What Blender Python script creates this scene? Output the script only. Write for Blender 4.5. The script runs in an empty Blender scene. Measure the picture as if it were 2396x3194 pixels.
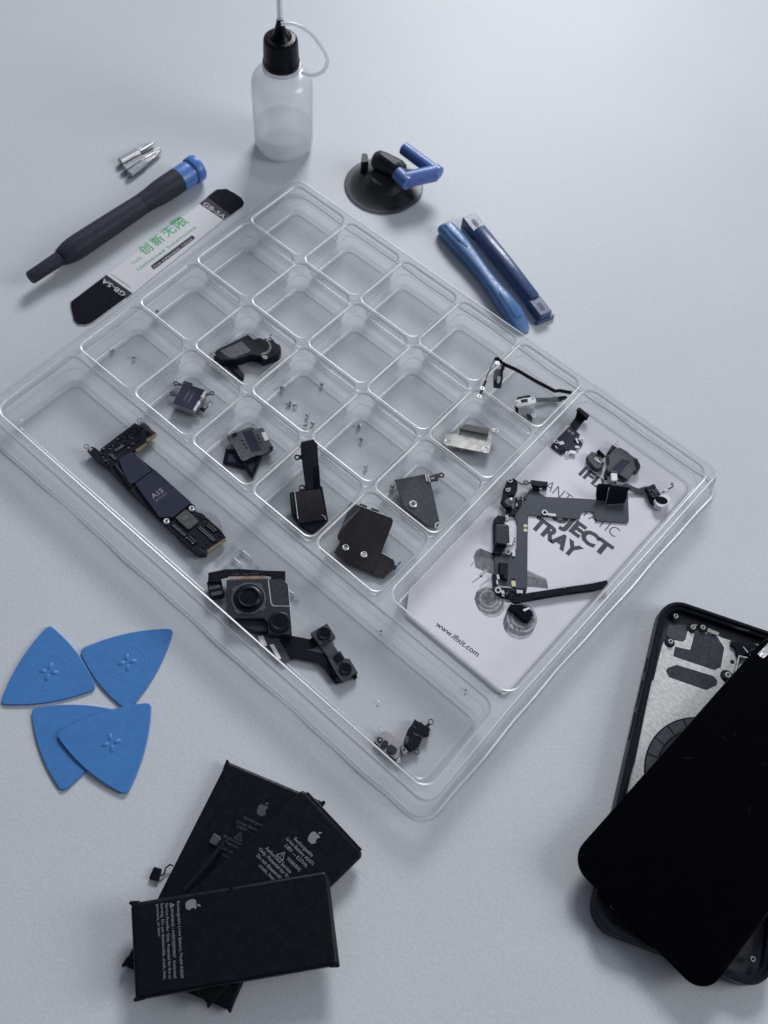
# Phone repair bench: a clear parts tray, tools, batteries and an opened phone on a pale table.
# All measures are millimetres on the table (z = 0 is the table top); 1 Blender unit = 1 cm.
import bpy, bmesh, math, random
from mathutils import Vector, Matrix
random.seed(7)
S = 0.1
scn = bpy.context.scene
COL = scn.collection
PI = math.pi

WORLD_DIR = (-.30, .80, .45); WORLD_LO = (.07, .085, .12, 1); WORLD_HI = (.70, .77, .92, 1); WORLD_S = .36
LIGHTS = [('window_light', (134, 70, 80), (10, -10, 0), 70, 75, 110000, (.98, .99, 1.)),
          ('far_window_light', (-95, 185, 150), (0, -12, 0), 90, 60, 505000, (.96, .98, 1.))]
FOCUS = 36.5; FSTOP = .19
CAMMAT = [[0.753457, -0.599785, 0.269371, 26.430789], [0.654306, 0.64367, -0.396954, -27.180447], [0.064701, 0.475339, 0.87742, 36.488582], [0, 0, 0, 1]]

# ------------------------------------------------------------------ materials
DARK = (.42, .5, .62)
def base_mat(name):
    m = bpy.data.materials.new(name); m.use_nodes = True
    nt = m.node_tree; nt.nodes.clear()
    out = nt.nodes.new('ShaderNodeOutputMaterial')
    return m, nt, out

def mat(name, col, rough=.5, metal=0., var=.12, scale=6., bump=0., bscale=60., coat=0., spec=.5, rvar=.12, stretch=None, trans=0.):
    if max(col) < .027 and metal < .2: col = tuple(c*k for c, k in zip(col, DARK)); spec *= .55
    m, nt, out = base_mat(name)
    b = nt.nodes.new('ShaderNodeBsdfPrincipled')
    tc = nt.nodes.new('ShaderNodeTexCoord')
    mp = nt.nodes.new('ShaderNodeMapping')
    if stretch: mp.inputs['Scale'].default_value = stretch
    nt.links.new(tc.outputs['Object'], mp.inputs['Vector'])
    n = nt.nodes.new('ShaderNodeTexNoise'); n.inputs['Scale'].default_value = scale; n.inputs['Detail'].default_value = 6
    nt.links.new(mp.outputs['Vector'], n.inputs['Vector'])
    r = nt.nodes.new('ShaderNodeMapRange'); r.inputs['From Min'].default_value = .3; r.inputs['From Max'].default_value = .7
    r.inputs['To Min'].default_value = 1 - var; r.inputs['To Max'].default_value = 1 + var
    nt.links.new(n.outputs['Fac'], r.inputs['Value'])
    mul = nt.nodes.new('ShaderNodeVectorMath'); mul.operation = 'SCALE'; mul.inputs[0].default_value = col[:3]
    nt.links.new(r.outputs['Result'], mul.inputs['Scale'])
    nt.links.new(mul.outputs['Vector'], b.inputs['Base Color'])
    r2 = nt.nodes.new('ShaderNodeMapRange'); r2.inputs['From Min'].default_value = .3; r2.inputs['From Max'].default_value = .7
    r2.inputs['To Min'].default_value = max(0, rough - rvar); r2.inputs['To Max'].default_value = min(1, rough + rvar)
    n2 = nt.nodes.new('ShaderNodeTexNoise'); n2.inputs['Scale'].default_value = scale * 2.3; n2.inputs['Detail'].default_value = 5
    nt.links.new(mp.outputs['Vector'], n2.inputs['Vector'])
    nt.links.new(n2.outputs['Fac'], r2.inputs['Value']); nt.links.new(r2.outputs['Result'], b.inputs['Roughness'])
    b.inputs['Metallic'].default_value = metal
    b.inputs['Specular IOR Level'].default_value = spec
    b.inputs['Coat Weight'].default_value = coat
    b.inputs['Transmission Weight'].default_value = trans
    if bump:
        bn = nt.nodes.new('ShaderNodeTexNoise'); bn.inputs['Scale'].default_value = bscale; bn.inputs['Detail'].default_value = 4
        nt.links.new(tc.outputs['Object'], bn.inputs['Vector'])
        bp = nt.nodes.new('ShaderNodeBump'); bp.inputs['Strength'].default_value = bump; bp.inputs['Distance'].default_value = .02
        nt.links.new(bn.outputs['Fac'], bp.inputs['Height']); nt.links.new(bp.outputs['Normal'], b.inputs['Normal'])
    nt.links.new(b.outputs['BSDF'], out.inputs['Surface'])
    return m

def fresnel(nt, ior):
    fr = nt.nodes.new('ShaderNodeFresnel'); ge = nt.nodes.new('ShaderNodeNewGeometry')
    mr = nt.nodes.new('ShaderNodeMapRange'); mr.inputs['To Min'].default_value = ior; mr.inputs['To Max'].default_value = 1/ior
    nt.links.new(ge.outputs['Backfacing'], mr.inputs['Value']); nt.links.new(mr.outputs['Result'], fr.inputs['IOR'])
    return fr

def film_mat(name, tint, haze=.05, rough=.06, gain=1.7, wave=.15, wscale=1.6, hazecol=(.8, .85, .9), graze=(.42, .47, .51)):
    """thin clear sheet: straight-through light with a tint, a mirror reflection by angle, a little milky haze"""
    m, nt, out = base_mat(name)
    tr = nt.nodes.new('ShaderNodeBsdfTransparent'); tr.inputs['Color'].default_value = (*tint, 1)
    gl = nt.nodes.new('ShaderNodeBsdfGlossy'); gl.inputs['Roughness'].default_value = rough
    df = nt.nodes.new('ShaderNodeBsdfDiffuse'); df.inputs['Color'].default_value = (*hazecol, 1)
    tl = nt.nodes.new('ShaderNodeBsdfTranslucent'); tl.inputs['Color'].default_value = (*hazecol, 1)
    hz = nt.nodes.new('ShaderNodeMixShader'); hz.inputs[0].default_value = .5
    nt.links.new(df.outputs[0], hz.inputs[1]); nt.links.new(tl.outputs[0], hz.inputs[2])
    fr = fresnel(nt, 1.5)
    # the steeper the view through the sheet, the longer the way through the plastic and the darker it is
    lw = nt.nodes.new('ShaderNodeLayerWeight'); lw.inputs['Blend'].default_value = .5
    pw = nt.nodes.new('ShaderNodeMath'); pw.operation = 'POWER'; pw.inputs[1].default_value = 2.2
    nt.links.new(lw.outputs['Facing'], pw.inputs[0])
    tm = nt.nodes.new('ShaderNodeMix'); tm.data_type = 'RGBA'
    tm.inputs['A'].default_value = (*tint, 1); tm.inputs['B'].default_value = (*graze, 1)
    nt.links.new(pw.outputs[0], tm.inputs['Factor']); nt.links.new(tm.outputs['Result'], tr.inputs['Color'])
    tc = nt.nodes.new('ShaderNodeTexCoord')
    bn = nt.nodes.new('ShaderNodeTexNoise'); bn.inputs['Scale'].default_value = wscale; bn.inputs['Detail'].default_value = 3
    nt.links.new(tc.outputs['Object'], bn.inputs['Vector'])
    bp = nt.nodes.new('ShaderNodeBump'); bp.inputs['Strength'].default_value = wave; bp.inputs['Distance'].default_value = .05
    nt.links.new(bn.outputs['Fac'], bp.inputs['Height'])
    for q in (gl, fr): nt.links.new(bp.outputs['Normal'], q.inputs['Normal'])
    mu = nt.nodes.new('ShaderNodeMath'); mu.operation = 'MULTIPLY'; mu.inputs[1].default_value = gain; mu.use_clamp = True
    nt.links.new(fr.outputs[0], mu.inputs[0])
    m1 = nt.nodes.new('ShaderNodeMixShader'); m1.inputs[0].default_value = haze
    nt.links.new(tr.outputs[0], m1.inputs[1]); nt.links.new(hz.outputs[0], m1.inputs[2])
    m2 = nt.nodes.new('ShaderNodeMixShader')
    nt.links.new(mu.outputs[0], m2.inputs[0]); nt.links.new(m1.outputs[0], m2.inputs[1]); nt.links.new(gl.outputs[0], m2.inputs[2])
    nt.links.new(m2.outputs[0], out.inputs['Surface'])
    return m

def table_mat():
    m, nt, out = base_mat('pale_table_laminate')
    b = nt.nodes.new('ShaderNodeBsdfPrincipled'); tc = nt.nodes.new('ShaderNodeTexCoord')
    n = nt.nodes.new('ShaderNodeTexNoise'); n.inputs['Scale'].default_value = .12; n.inputs['Detail'].default_value = 6
    nt.links.new(tc.outputs['Object'], n.inputs['Vector'])
    cr = nt.nodes.new('ShaderNodeValToRGB')
    cr.color_ramp.elements[0].color = TABLE_A; cr.color_ramp.elements[1].color = TABLE_B
    cr.color_ramp.elements[0].position = .3; cr.color_ramp.elements[1].position = .7
    nt.links.new(n.outputs['Fac'], cr.inputs['Fac'])
    # fine pebble grain of the laminate
    v = nt.nodes.new('ShaderNodeTexVoronoi'); v.inputs['Scale'].default_value = 9; v.feature = 'SMOOTH_F1'
    nz = nt.nodes.new('ShaderNodeTexNoise'); nz.inputs['Scale'].default_value = 12; nz.inputs['Detail'].default_value = 5; nz.inputs['Roughness'].default_value = .65
    wv = nt.nodes.new('ShaderNodeVectorMath'); wv.operation = 'MULTIPLY_ADD'; wv.inputs[1].default_value = (.12, .12, .12)
    nt.links.new(nz.outputs['Color'], wv.inputs[0]); nt.links.new(tc.outputs['Object'], wv.inputs[2])
    nt.links.new(tc.outputs['Object'], nz.inputs['Vector']); nt.links.new(wv.outputs['Vector'], v.inputs['Vector'])
    ad = nt.nodes.new('ShaderNodeMath'); ad.operation = 'ADD'
    nt.links.new(v.outputs['Distance'], ad.inputs[0]); nt.links.new(nz.outputs['Fac'], ad.inputs[1])
    bp = nt.nodes.new('ShaderNodeBump'); bp.inputs['Strength'].default_value = .4; bp.inputs['Distance'].default_value = .012
    nt.links.new(ad.outputs[0], bp.inputs['Height']); nt.links.new(bp.outputs['Normal'], b.inputs['Normal'])
    sp = nt.nodes.new('ShaderNodeMapRange'); sp.inputs['From Min'].default_value = .5; sp.inputs['From Max'].default_value = 1.1
    sp.inputs['To Min'].default_value = .955; sp.inputs['To Max'].default_value = 1.035
    nt.links.new(ad.outputs[0], sp.inputs['Value'])
    mx = nt.nodes.new('ShaderNodeVectorMath'); mx.operation = 'SCALE'
    nt.links.new(cr.outputs['Color'], mx.inputs[0]); nt.links.new(sp.outputs['Result'], mx.inputs['Scale'])
    nt.links.new(mx.outputs['Vector'], b.inputs['Base Color'])
    b.inputs['Roughness'].default_value = .43; b.inputs['Specular IOR Level'].default_value = .21
    nt.links.new(b.outputs['BSDF'], out.inputs['Surface'])
    return m

def plastic_milky(name, col, trans, rough=.35):
    m, nt, out = base_mat(name)
    tr = nt.nodes.new('ShaderNodeBsdfTransparent'); tr.inputs['Color'].default_value = (.93, .94, .97, 1)
    df = nt.nodes.new('ShaderNodeBsdfDiffuse'); df.inputs['Color'].default_value = (*col, 1)
    tl = nt.nodes.new('ShaderNodeBsdfTranslucent'); tl.inputs['Color'].default_value = (*col, 1)
    gl = nt.nodes.new('ShaderNodeBsdfGlossy'); gl.inputs['Roughness'].default_value = rough
    a = nt.nodes.new('ShaderNodeMixShader'); a.inputs[0].default_value = .55
    nt.links.new(df.outputs[0], a.inputs[1]); nt.links.new(tl.outputs[0], a.inputs[2])
    lw = nt.nodes.new('ShaderNodeLayerWeight'); lw.inputs['Blend'].default_value = .35
    mr = nt.nodes.new('ShaderNodeMapRange'); mr.inputs['To Min'].default_value = trans; mr.inputs['To Max'].default_value = trans * .25
    nt.links.new(lw.outputs['Facing'], mr.inputs['Value'])
    c = nt.nodes.new('ShaderNodeMixShader'); nt.links.new(mr.outputs['Result'], c.inputs[0])
    nt.links.new(a.outputs[0], c.inputs[1]); nt.links.new(tr.outputs[0], c.inputs[2])
    fr = fresnel(nt, 1.45)
    d = nt.nodes.new('ShaderNodeMixShader'); nt.links.new(fr.outputs[0], d.inputs[0])
    nt.links.new(c.outputs[0], d.inputs[1]); nt.links.new(gl.outputs[0], d.inputs[2])
    nt.links.new(d.outputs[0], out.inputs['Surface'])
    return m

TABLE_A = (.566, .590, .622, 1); TABLE_B = (.596, .619, .651, 1)
MT = dict(
    table=table_mat(),
    edge_highlight=film_mat('tray_edge_highlight', (.92, .94, .96), haze=.74, rough=.22, gain=3.6, wave=0., hazecol=(1., 1., 1.), graze=(.6, .65, .7)),  # white haze and raised gain paint bright highlight lines along the tray lips
    soft_highlight=film_mat('tray_soft_highlight', (.94, .95, .96), haze=.22, rough=.14, gain=2.0, wave=.05, hazecol=(.93, .95, .97), graze=(.72, .76, .79)),  # milder painted highlight for wall ledges, floor fillets and embossed mark
    clear=film_mat('clear_tray_plastic', (.999, 1., 1.), haze=.06, rough=.06, gain=1.0, graze=(.80, .83, .85), hazecol=(.93, .95, .97)),
    clear_rim=film_mat('clear_tray_rim', (.997, .999, 1.), haze=.07, rough=.08, gain=1.3, wave=.3, wscale=1.0, graze=(.72, .76, .79), hazecol=(.93, .95, .97)),
    black=mat('black_plastic', (.017, .019, .0268), .42, var=.25, scale=8, spec=.35),
    grip=mat('black_grip_plastic', (.0275, .032, .048), .5, var=.2, scale=5, bump=.2, bscale=40, spec=.2),
    blackgloss=mat('black_gloss', (.006, .007, .012), .12, var=.2, scale=5, rvar=.05),
    screen=mat('black_screen_glass', (.0006, .0008, .0028), .16, var=.3, scale=1.2, rvar=.04, spec=.14),
    battery=mat('battery_pouch', (.0080, .0086, .0140), .38, var=.3, scale=3, bump=.16, bscale=3.2, spec=.34),
    batteryedge=mat('battery_sealed_edge', (.006, .0065, .010), .3, var=.3, scale=10, bump=.25, bscale=14),
    print_grey=mat('grey_print', (.20, .205, .23), .5, var=.08),
    pinksteel=mat('rose_steel_plate', (.40, .38, .39), .36, .25, var=.12, scale=9),
    print_dim=mat('dim_grey_print', (.06, .062, .075), .5, var=.15),
    blue=mat('blue_pick_plastic', (.058, .202, .50), .42, var=.05, scale=3, bump=.05, bscale=50, spec=.4),
    blue_tool=mat('blue_tool_plastic', (.07, .17, .38), .38, var=.08, scale=4, bump=.04, bscale=40),
    navy=mat('navy_tool_plastic', (.052, .084, .19), .3, var=.1, scale=4),
    navydark=mat('dark_navy_recess', (.012, .016, .045), .5),
    blue_cap=mat('blue_cap_plastic', (.075, .19, .52), .35, var=.06, scale=4),
    periwinkle=mat('periwinkle_plastic', (.105, .19, .49), .35, var=.08, scale=4),
    steel=mat('brushed_steel', (.42, .43, .45), .34, .9, var=.15, scale=10, rvar=.1),
    nickel=mat('bright_nickel', (.80, .81, .84), .3, .6, var=.06, scale=10),
    white=mat('white_sticker', (.80, .80, .84), .45, var=.03),
    darksteel=mat('dark_steel_plate', (.03, .032, .042), .36, .25, var=.18, scale=9, rvar=.1, stretch=(1, 3, 1)),
    brownsteel=mat('dark_bronze_plate', (.044, .040, .046), .34, .2, var=.2, scale=7, rvar=.1, spec=.3),
    greysteel=mat('grey_steel_plate', (.085, .089, .10), .38, .4, var=.25, scale=8, rvar=.1),
    gold=mat('pale_gold_plate', (.50, .49, .46), .33, .7, var=.10, scale=1.5, rvar=.06),
    chassis_plate=mat('worn_aluminium_plate', (.62, .615, .61), .45, .15, var=.22, scale=5.5, rvar=.12, bump=.15, bscale=18, stretch=(1, 1.6, 1)),
    chassis=mat('dark_phone_frame', (.010, .013, .022), .36, .1, var=.3, scale=6, spec=.4),
    chassisin=mat('phone_inner_plastic', (.014, .016, .027), .5, var=.3, scale=6),
    padgrey=mat('grey_green_sticker', (.043, .050, .060), .5, var=.25, scale=5),
    pad=mat('dark_graphite_pad', (.022, .024, .038), .42, var=.3, scale=4),
    pcb=mat('dark_circuit_board', (.012, .014, .022), .38, var=.5, scale=25),
    chip=mat('navy_chip_cover', (.028, .033, .060), .45, var=.1, scale=4, spec=.16),
    chipgrey=mat('grey_chip_top', (.07, .075, .075), .4, var=.25, scale=10),
    brassedge=mat('gold_board_edge', (.30, .235, .15), .35, .4, var=.25, scale=20),
    copper=mat('copper_contact', (.42, .20, .085), .35, .5, var=.2, scale=20),
    flex=mat('black_flex_cable', (.008, .009, .018), .4, var=.2, scale=8, spec=.35),
    flexblue=mat('slate_flex_cable', (.042, .052, .072), .42, var=.16, scale=6, stretch=(1, 5, 1)),
    flexline=mat('flex_trace', (.075, .09, .115), .45),
    smoke=mat('smoky_filter_glass', (.030, .033, .038), .25, var=.12, scale=4),
    lens=mat('black_lens_glass', (.004, .005, .011), .06, var=.2, rvar=.02, coat=.15),
    lensring=mat('lens_barrel', (.010, .011, .018), .3, var=.2),
    ringgrey=mat('grey_lens_gasket', (.055, .06, .075), .45, var=.2),
    camface=mat('charcoal_camera_face', (.016, .0175, .027), .4, var=.12, scale=6, spec=.4),
    camgrey=mat('grey_camera_face', (.055, .058, .068), .4, .2, var=.12, scale=8),
    card=mat('white_card', (.74, .74, .79), .6, var=.02, scale=1.5),
    ink=mat('dark_grey_ink', (.045, .05, .066), .6, var=.1),
    ink2=mat('mid_grey_ink', (.16, .17, .19), .6, var=.35, scale=4),
    ink3=mat('pale_grey_ink', (.38, .39, .42), .6, var=.3, scale=4),
    ink4=mat('slate_ink', (.085, .095, .11), .6, var=.3, scale=3),
    green=mat('green_ink', (.09, .42, .17), .5, var=.05),
    palegreen=mat('pale_green_ink', (.38, .58, .45), .5, var=.1),
    plum=mat('plum_print', (.030, .023, .036), .45, var=.2, spec=.25),
    toolend=mat('dark_tool_end', (.014, .013, .022), .65, var=.35, scale=2, stretch=(1, 4, 1), spec=.15),
    toolwhite=mat('white_tool_print', (.68, .68, .71), .35, var=.03),
    rubber=mat('translucent_black_rubber', (.024, .026, .033), .5, var=.15, scale=2, rvar=.05, spec=.35),
    rubberclear=film_mat('smoky_rubber_disc', (.34, .35, .38), haze=.2, rough=.4, gain=1.2, wave=.05, hazecol=(.05, .055, .065)),
    bottle=film_mat('milky_bottle_plastic', (.965, .97, .975), haze=.44, rough=.2, gain=1.3, wave=.12, wscale=.9, hazecol=(.92, .93, .96), graze=(.72, .75, .80)),
    tube=plastic_milky('clear_tube_plastic', (.88, .9, .94), .45, .2),
    liquid=film_mat('clear_liquid', (.965, .97, .975), haze=.40, rough=.05, gain=1.0, wave=0., hazecol=(.98, .98, .99), graze=(.74, .78, .82)),
    cap=mat('navy_black_cap', (.005, .006, .014), .3, var=.1, spec=.35),
    needle=mat('needle_metal', (.6, .62, .66), .25, 1., var=.05),
    dark=mat('dark_hole', (.004, .005, .010), .6),
    yellow=mat('cream_contact', (.72, .64, .42), .4, var=.05),
    foil=mat('crumpled_foil', (.62, .61, .63), .35, .55, var=.2, scale=9, bump=.6, bscale=6),
    tan=mat('translucent_tan_film', (.23, .22, .20), .35, var=.2, scale=10),
)

# ------------------------------------------------------------------ mesh building
def area2(p): return sum(p[i][0]*p[(i+1) % len(p)][1] - p[(i+1) % len(p)][0]*p[i][1] for i in range(len(p)))
def ccw(p): return list(p) if area2(p) > 0 else list(reversed(p))
def inset(p, d):
    n = len(p); out = []
    for i in range(n):
        a, b, c = Vector(p[i-1][:2]), Vector(p[i][:2]), Vector(p[(i+1) % n][:2])
        e1 = (b-a); e2 = (c-b)
        if e1.length < 1e-6 or e2.length < 1e-6: out.append(b); continue
        e1.normalize(); e2.normalize()
        n1 = Vector((-e1.y, e1.x)); n2 = Vector((-e2.y, e2.x))
        m = n1+n2
        if m.length < .2: m = n1
        m.normalize(); k = d/max(.45, m.dot(n1))
        out.append(b+m*k)
    return out
def rounded(p, r, seg=4):
    """round every corner of a polygon; r one value or one per corner"""
    p = ccw([q[:2] for q in p]) if not isinstance(r, (list, tuple)) else [q[:2] for q in p]
    n = len(p); out = []
    for i in range(n):
        rr = r[i] if isinstance(r, (list, tuple)) else r
        a, b, c = Vector(p[i-1]), Vector(p[i]), Vector(p[(i+1) % n])
        u = (a-b); v = (c-b); lu, lv = u.length, v.length
        if rr <= 0 or lu < 1e-6 or lv < 1e-6: out.append(tuple(b)); continue
        u /= lu; v /= lv
        ang = math.acos(max(-1, min(1, u.dot(v))))
        if ang > PI-.05: out.append(tuple(b)); continue
        t = min(rr/math.tan(ang/2), lu*.48, lv*.48); q = t*math.tan(ang/2)
        bis = (u+v).normalized(); ctr = b+bis*(q/math.sin(ang/2))
        s = b+u*t-ctr; e = b+v*t-ctr
        a0 = math.atan2(s.y, s.x); a1 = math.atan2(e.y, e.x)
        da = (a1-a0+PI) % (2*PI)-PI
        for k in range(seg+1):
            th = a0+da*k/seg; out.append((ctr.x+q*math.cos(th), ctr.y+q*math.sin(th)))
    return out
def circ(c, r, n=24, ry=None, rot=0):
    ry = r if ry is None else ry
    o = []
    for k in range(n):
        x, y = r*math.cos(2*PI*k/n), ry*math.sin(2*PI*k/n)
        o.append((c[0]+x*math.cos(rot)-y*math.sin(rot), c[1]+x*math.sin(rot)+y*math.cos(rot)))
    return o
def rect(c, w, h, rot=0):
    o = []
    for sx, sy in ((-1, -1), (1, -1), (1, 1), (-1, 1)):
        x, y = sx*w/2, sy*h/2
        o.append((c[0]+x*math.cos(rot)-y*math.sin(rot), c[1]+x*math.sin(rot)+y*math.cos(rot)))
    return o
def bar(a, b, w, ext=0):
    """rectangle of width w along a line"""
    a, b = Vector(a[:2]), Vector(b[:2]); d = (b-a).normalized(); n = Vector((-d.y, d.x))*w/2
    a = a-d*ext; b = b+d*ext
    return [tuple(a-n), tuple(b-n), tuple(b+n), tuple(a+n)]

class MB:
    def __init__(self): self.v = []; self.f = []; self.m = []
    def face(self, idx, m=0): self.f.append(idx); self.m.append(m)
    def loop(self, pts):
        i = len(self.v); self.v += [tuple(p) for p in pts]; return list(range(i, i+len(pts)))
    def bridge(self, a, b, m=0, closed=True):
        n = len(a)
        for k in range(n if closed else n-1):
            j = (k+1) % n; self.face((a[k], a[j], b[j], b[k]), m)
    def prism(self, poly, z0, z1=None, b=.12, m=0, mt=None, seg=None):
        """solid with a bevelled top edge; points may carry their own top height (then z0 is the thickness)"""
        mt = m if mt is None else mt
        poly = ccw(poly)
        if len(poly[0]) == 3:
            tops = [p[2] for p in poly]; bots = [t-z0 for t in tops]
        else:
            tops = [z1]*len(poly); bots = [z0]*len(poly)
        b = min(b, .45*min(t-q for t, q in zip(tops, bots)))
        seg = seg or (3 if b > .25 else 1)
        l0 = self.loop([(p[0], p[1], q) for p, q in zip(poly, bots)])
        l1 = self.loop([(p[0], p[1], t-b) for p, t in zip(poly, tops)])
        self.bridge(l0, l1, m)
        for k in range(1, seg+1):
            a = PI/2*k/seg; d = b*(1-math.cos(a)); ins = inset(poly, d) if d > 0 else poly
            l2 = self.loop([(p[0], p[1], t-b+b*math.sin(a)) for p, t in zip(ins, tops)])
            self.bridge(l1, l2, m); l1 = l2
        if b > .25:
            ins = inset(poly, b*1.12); l2 = self.loop([(p[0], p[1], t) for p, t in zip(ins, tops)]); self.bridge(l1, l2, m)
        self.face(tuple(l2), mt); self.face(tuple(reversed(l0)), m)
        return self
    def flat(self, poly, z, m=0):
        poly = ccw(poly); l = self.loop([(p[0], p[1], z) for p in poly]); self.face(tuple(l), m); return self
    def ring(self, c, r0, r1, z0, z1, n=24, m=0, b=.08):
        prof = [(r0, z0), (r0, z1-b), (r0+b, z1), (r1-b, z1), (r1, z1-b), (r1, z0)]
        return self.lathe(prof, c, n, m, close=True)
    def lathe(self, prof, c, n=32, m=0, close=False, cap=False, base=0.):
        loops = [self.loop([(c[0]+max(r, 1e-4)*math.cos(2*PI*k/n), c[1]+max(r, 1e-4)*math.sin(2*PI*k/n), base+z) for k in range(n)]) for r, z in prof]
        for a, b in zip(loops, loops[1:]): self.bridge(a, b, m)
        if close: self.bridge(loops[-1], loops[0], m)
        if cap: self.face(tuple(reversed(loops[0])), m); self.face(tuple(loops[-1]), m)
        return self
    def axis(self, p0, p1, prof, n=28, m=0):
        """turned solid along a line: prof = (fraction, radius)"""
        p0, p1 = Vector(p0), Vector(p1); d = (p1-p0); L = d.length; d.normalize()
        u = d.cross(Vector((0, 0, 1)))
        u = Vector((1, 0, 0)) if u.length < 1e-4 else u.normalized()
        w = d.cross(u)
        loops = []
        for t, r in prof:
            c = p0+d*L*t
            loops.append(self.loop([c+(u*math.cos(2*PI*k/n)+w*math.sin(2*PI*k/n))*r for k in range(n)]))
        for a, b in zip(loops, loops[1:]): self.bridge(b, a, m)
        self.face(tuple(loops[0]), m); self.face(tuple(reversed(loops[-1])), m)
        return self
    def tube(self, pts, r, n=10, m=0, flat=1.):
        pts = [Vector(p) for p in pts]; loops = []
        for i, p in enumerate(pts):
            d = (pts[min(i+1, len(pts)-1)]-pts[max(i-1, 0)]).normalized()
            u = d.cross(Vector((0, 0, 1)))
            u = Vector((1, 0, 0)) if u.length < 1e-3 else u.normalized()
            w = u.cross(d)
            rr = r[i] if isinstance(r, (list, tuple)) else r
            loops.append(self.loop([p+u*rr*math.cos(2*PI*k/n)+w*rr*flat*math.sin(2*PI*k/n) for k in range(n)]))
        for a, b in zip(loops, loops[1:]): self.bridge(a, b, m)
        self.face(tuple(reversed(loops[0])), m); self.face(tuple(loops[-1]), m)
        return self
    def sheet(self, rows, t=.15, m=0):
        """bent strip: rows of 3-D points, given a thickness"""
        n = len(rows[0]); P = [[Vector(q) for q in r] for r in rows]
        nor = (P[0][-1]-P[0][0]).cross(P[1][0]-P[0][0]).normalized()
        A = [self.loop(r) for r in P]; B = [self.loop([q+nor*t for q in r]) for r in P]
        for i in range(len(rows)-1):
            for k in range(n-1):
                self.face((A[i][k], A[i][k+1], A[i+1][k+1], A[i+1][k]), m)
                self.face((B[i][k], B[i+1][k], B[i+1][k+1], B[i][k+1]), m)
            self.face((A[i][0], A[i+1][0], B[i+1][0], B[i][0]), m)
            self.face((A[i][-1], B[i][-1], B[i+1][-1], A[i+1][-1]), m)
        for k in range(n-1):
            self.face((A[0][k], B[0][k], B[0][k+1], A[0][k+1]), m)
            self.face((A[-1][k], A[-1][k+1], B[-1][k+1], B[-1][k]), m)
        return self
    def eyelet(self, c, z, r1=1.1, r0=.6, t=.35, stem=None, w=1.1, m=0):
        self.ring(c, r0, r1, z-t, z, 18, m, .05)
        if stem:
            a = Vector(c[:2]); b = Vector(stem[:2]); d = (b-a).normalized()
            self.prism(bar(a+d*r0*1.25, b, w), z-t, z-.02, .04, m)
        return self
    def build(self, name, mats, parent=None, loc=None, sharp=35, smooth=True):
        base = Vector(parent['_base']) if parent is not None else Vector(loc or (0, 0, 0))
        me = bpy.data.meshes.new(name)
        me.from_pydata([((x-base.x)*S, (y-base.y)*S, (z-base.z)*S) for x, y, z in self.v], [], self.f)
        if not isinstance(mats, (list, tuple)): mats = [mats]
        for q in mats: me.materials.append(MT[q] if isinstance(q, str) else q)
        me.polygons.foreach_set('material_index', self.m)
        bm = bmesh.new(); bm.from_mesh(me); bmesh.ops.recalc_face_normals(bm, faces=bm.faces); bm.to_mesh(me); bm.free()
        if smooth:
            me.polygons.foreach_set('use_smooth', [True]*len(me.polygons))
            me.set_sharp_from_angle(angle=math.radians(sharp))
        me.update()
        o = bpy.data.objects.new(name, me); COL.objects.link(o)
        if parent is not None:
            o.parent = parent; o['_base'] = tuple(base)
        else:
            o.location = base*S; o['_base'] = tuple(base)
        return o

def tag(o, label, cat, group=None):
    o['label'] = label; o['category'] = cat
    if group: o['group'] = group
    return o
def thing(name, label, cat, loc, group=None):
    o = bpy.data.objects.new(name, None); COL.objects.link(o)
    o.empty_display_size = .3
    loc = (loc[0], loc[1], loc[2] if len(loc) > 2 else 0.)
    o.location = Vector(loc)*S; o['_base'] = loc
    return tag(o, label, cat, group)

def sub(parent):
    """lets a part carry sub-parts (they sit in the same frame)"""
    return parent

def text_mesh(body, bold=0., spacing=1.):
    cu = bpy.data.curves.new('lettering', 'FONT'); cu.body = body; cu.size = 1; cu.offset = bold; cu.space_character = spacing
    cu.resolution_u = 3; cu.fill_mode = 'FRONT'
    o = bpy.data.objects.new('lettering', cu); COL.objects.link(o)
    dg = bpy.context.evaluated_depsgraph_get(); dg.update()
    me = bpy.data.meshes.new_from_object(o.evaluated_get(dg))
    bpy.data.objects.remove(o); bpy.data.curves.remove(cu)
    vs = [v.co.copy() for v in me.vertices]; fs = [tuple(p.vertices) for p in me.polygons]
    bpy.data.meshes.remove(me)
    x0 = min(v.x for v in vs); x1 = max(v.x for v in vs)
    return vs, fs, x0, x1
def letter(mb, body, p0, p1, z, bold=0., cap=None, m=0, spacing=1., zf=None, shear=0):
    """flat lettering from baseline point p0 to p1; cap = capital height in mm (else natural)"""
    vs, fs, x0, x1 = text_mesh(body, bold, spacing)
    a, b = Vector(p0[:2]), Vector(p1[:2]); d = b-a; L = d.length; d.normalize(); n = Vector((-d.y, d.x))
    k = L/(x1-x0); ky = k if cap is None else cap/.73
    i0 = len(mb.v)
    for v in vs:
        q = a+d*(v.x-x0)*k+n*v.y*ky+d*v.y*shear
        mb.v.append((q.x, q.y, z if zf is None else zf(q.x, q.y)))
    for f in fs: mb.face(tuple(i+i0 for i in f), m)
    return mb

def mid(a, b, t=.5): return tuple(a[i]+(b[i]-a[i])*t for i in range(min(len(a), len(b))))

# ------------------------------------------------------------------ table
o = MB().flat([(-1400, -1300), (1500, -1300), (1500, 1500), (-1400, 1500)], 0).build('table', 'table'); o['kind'] = 'structure'

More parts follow.
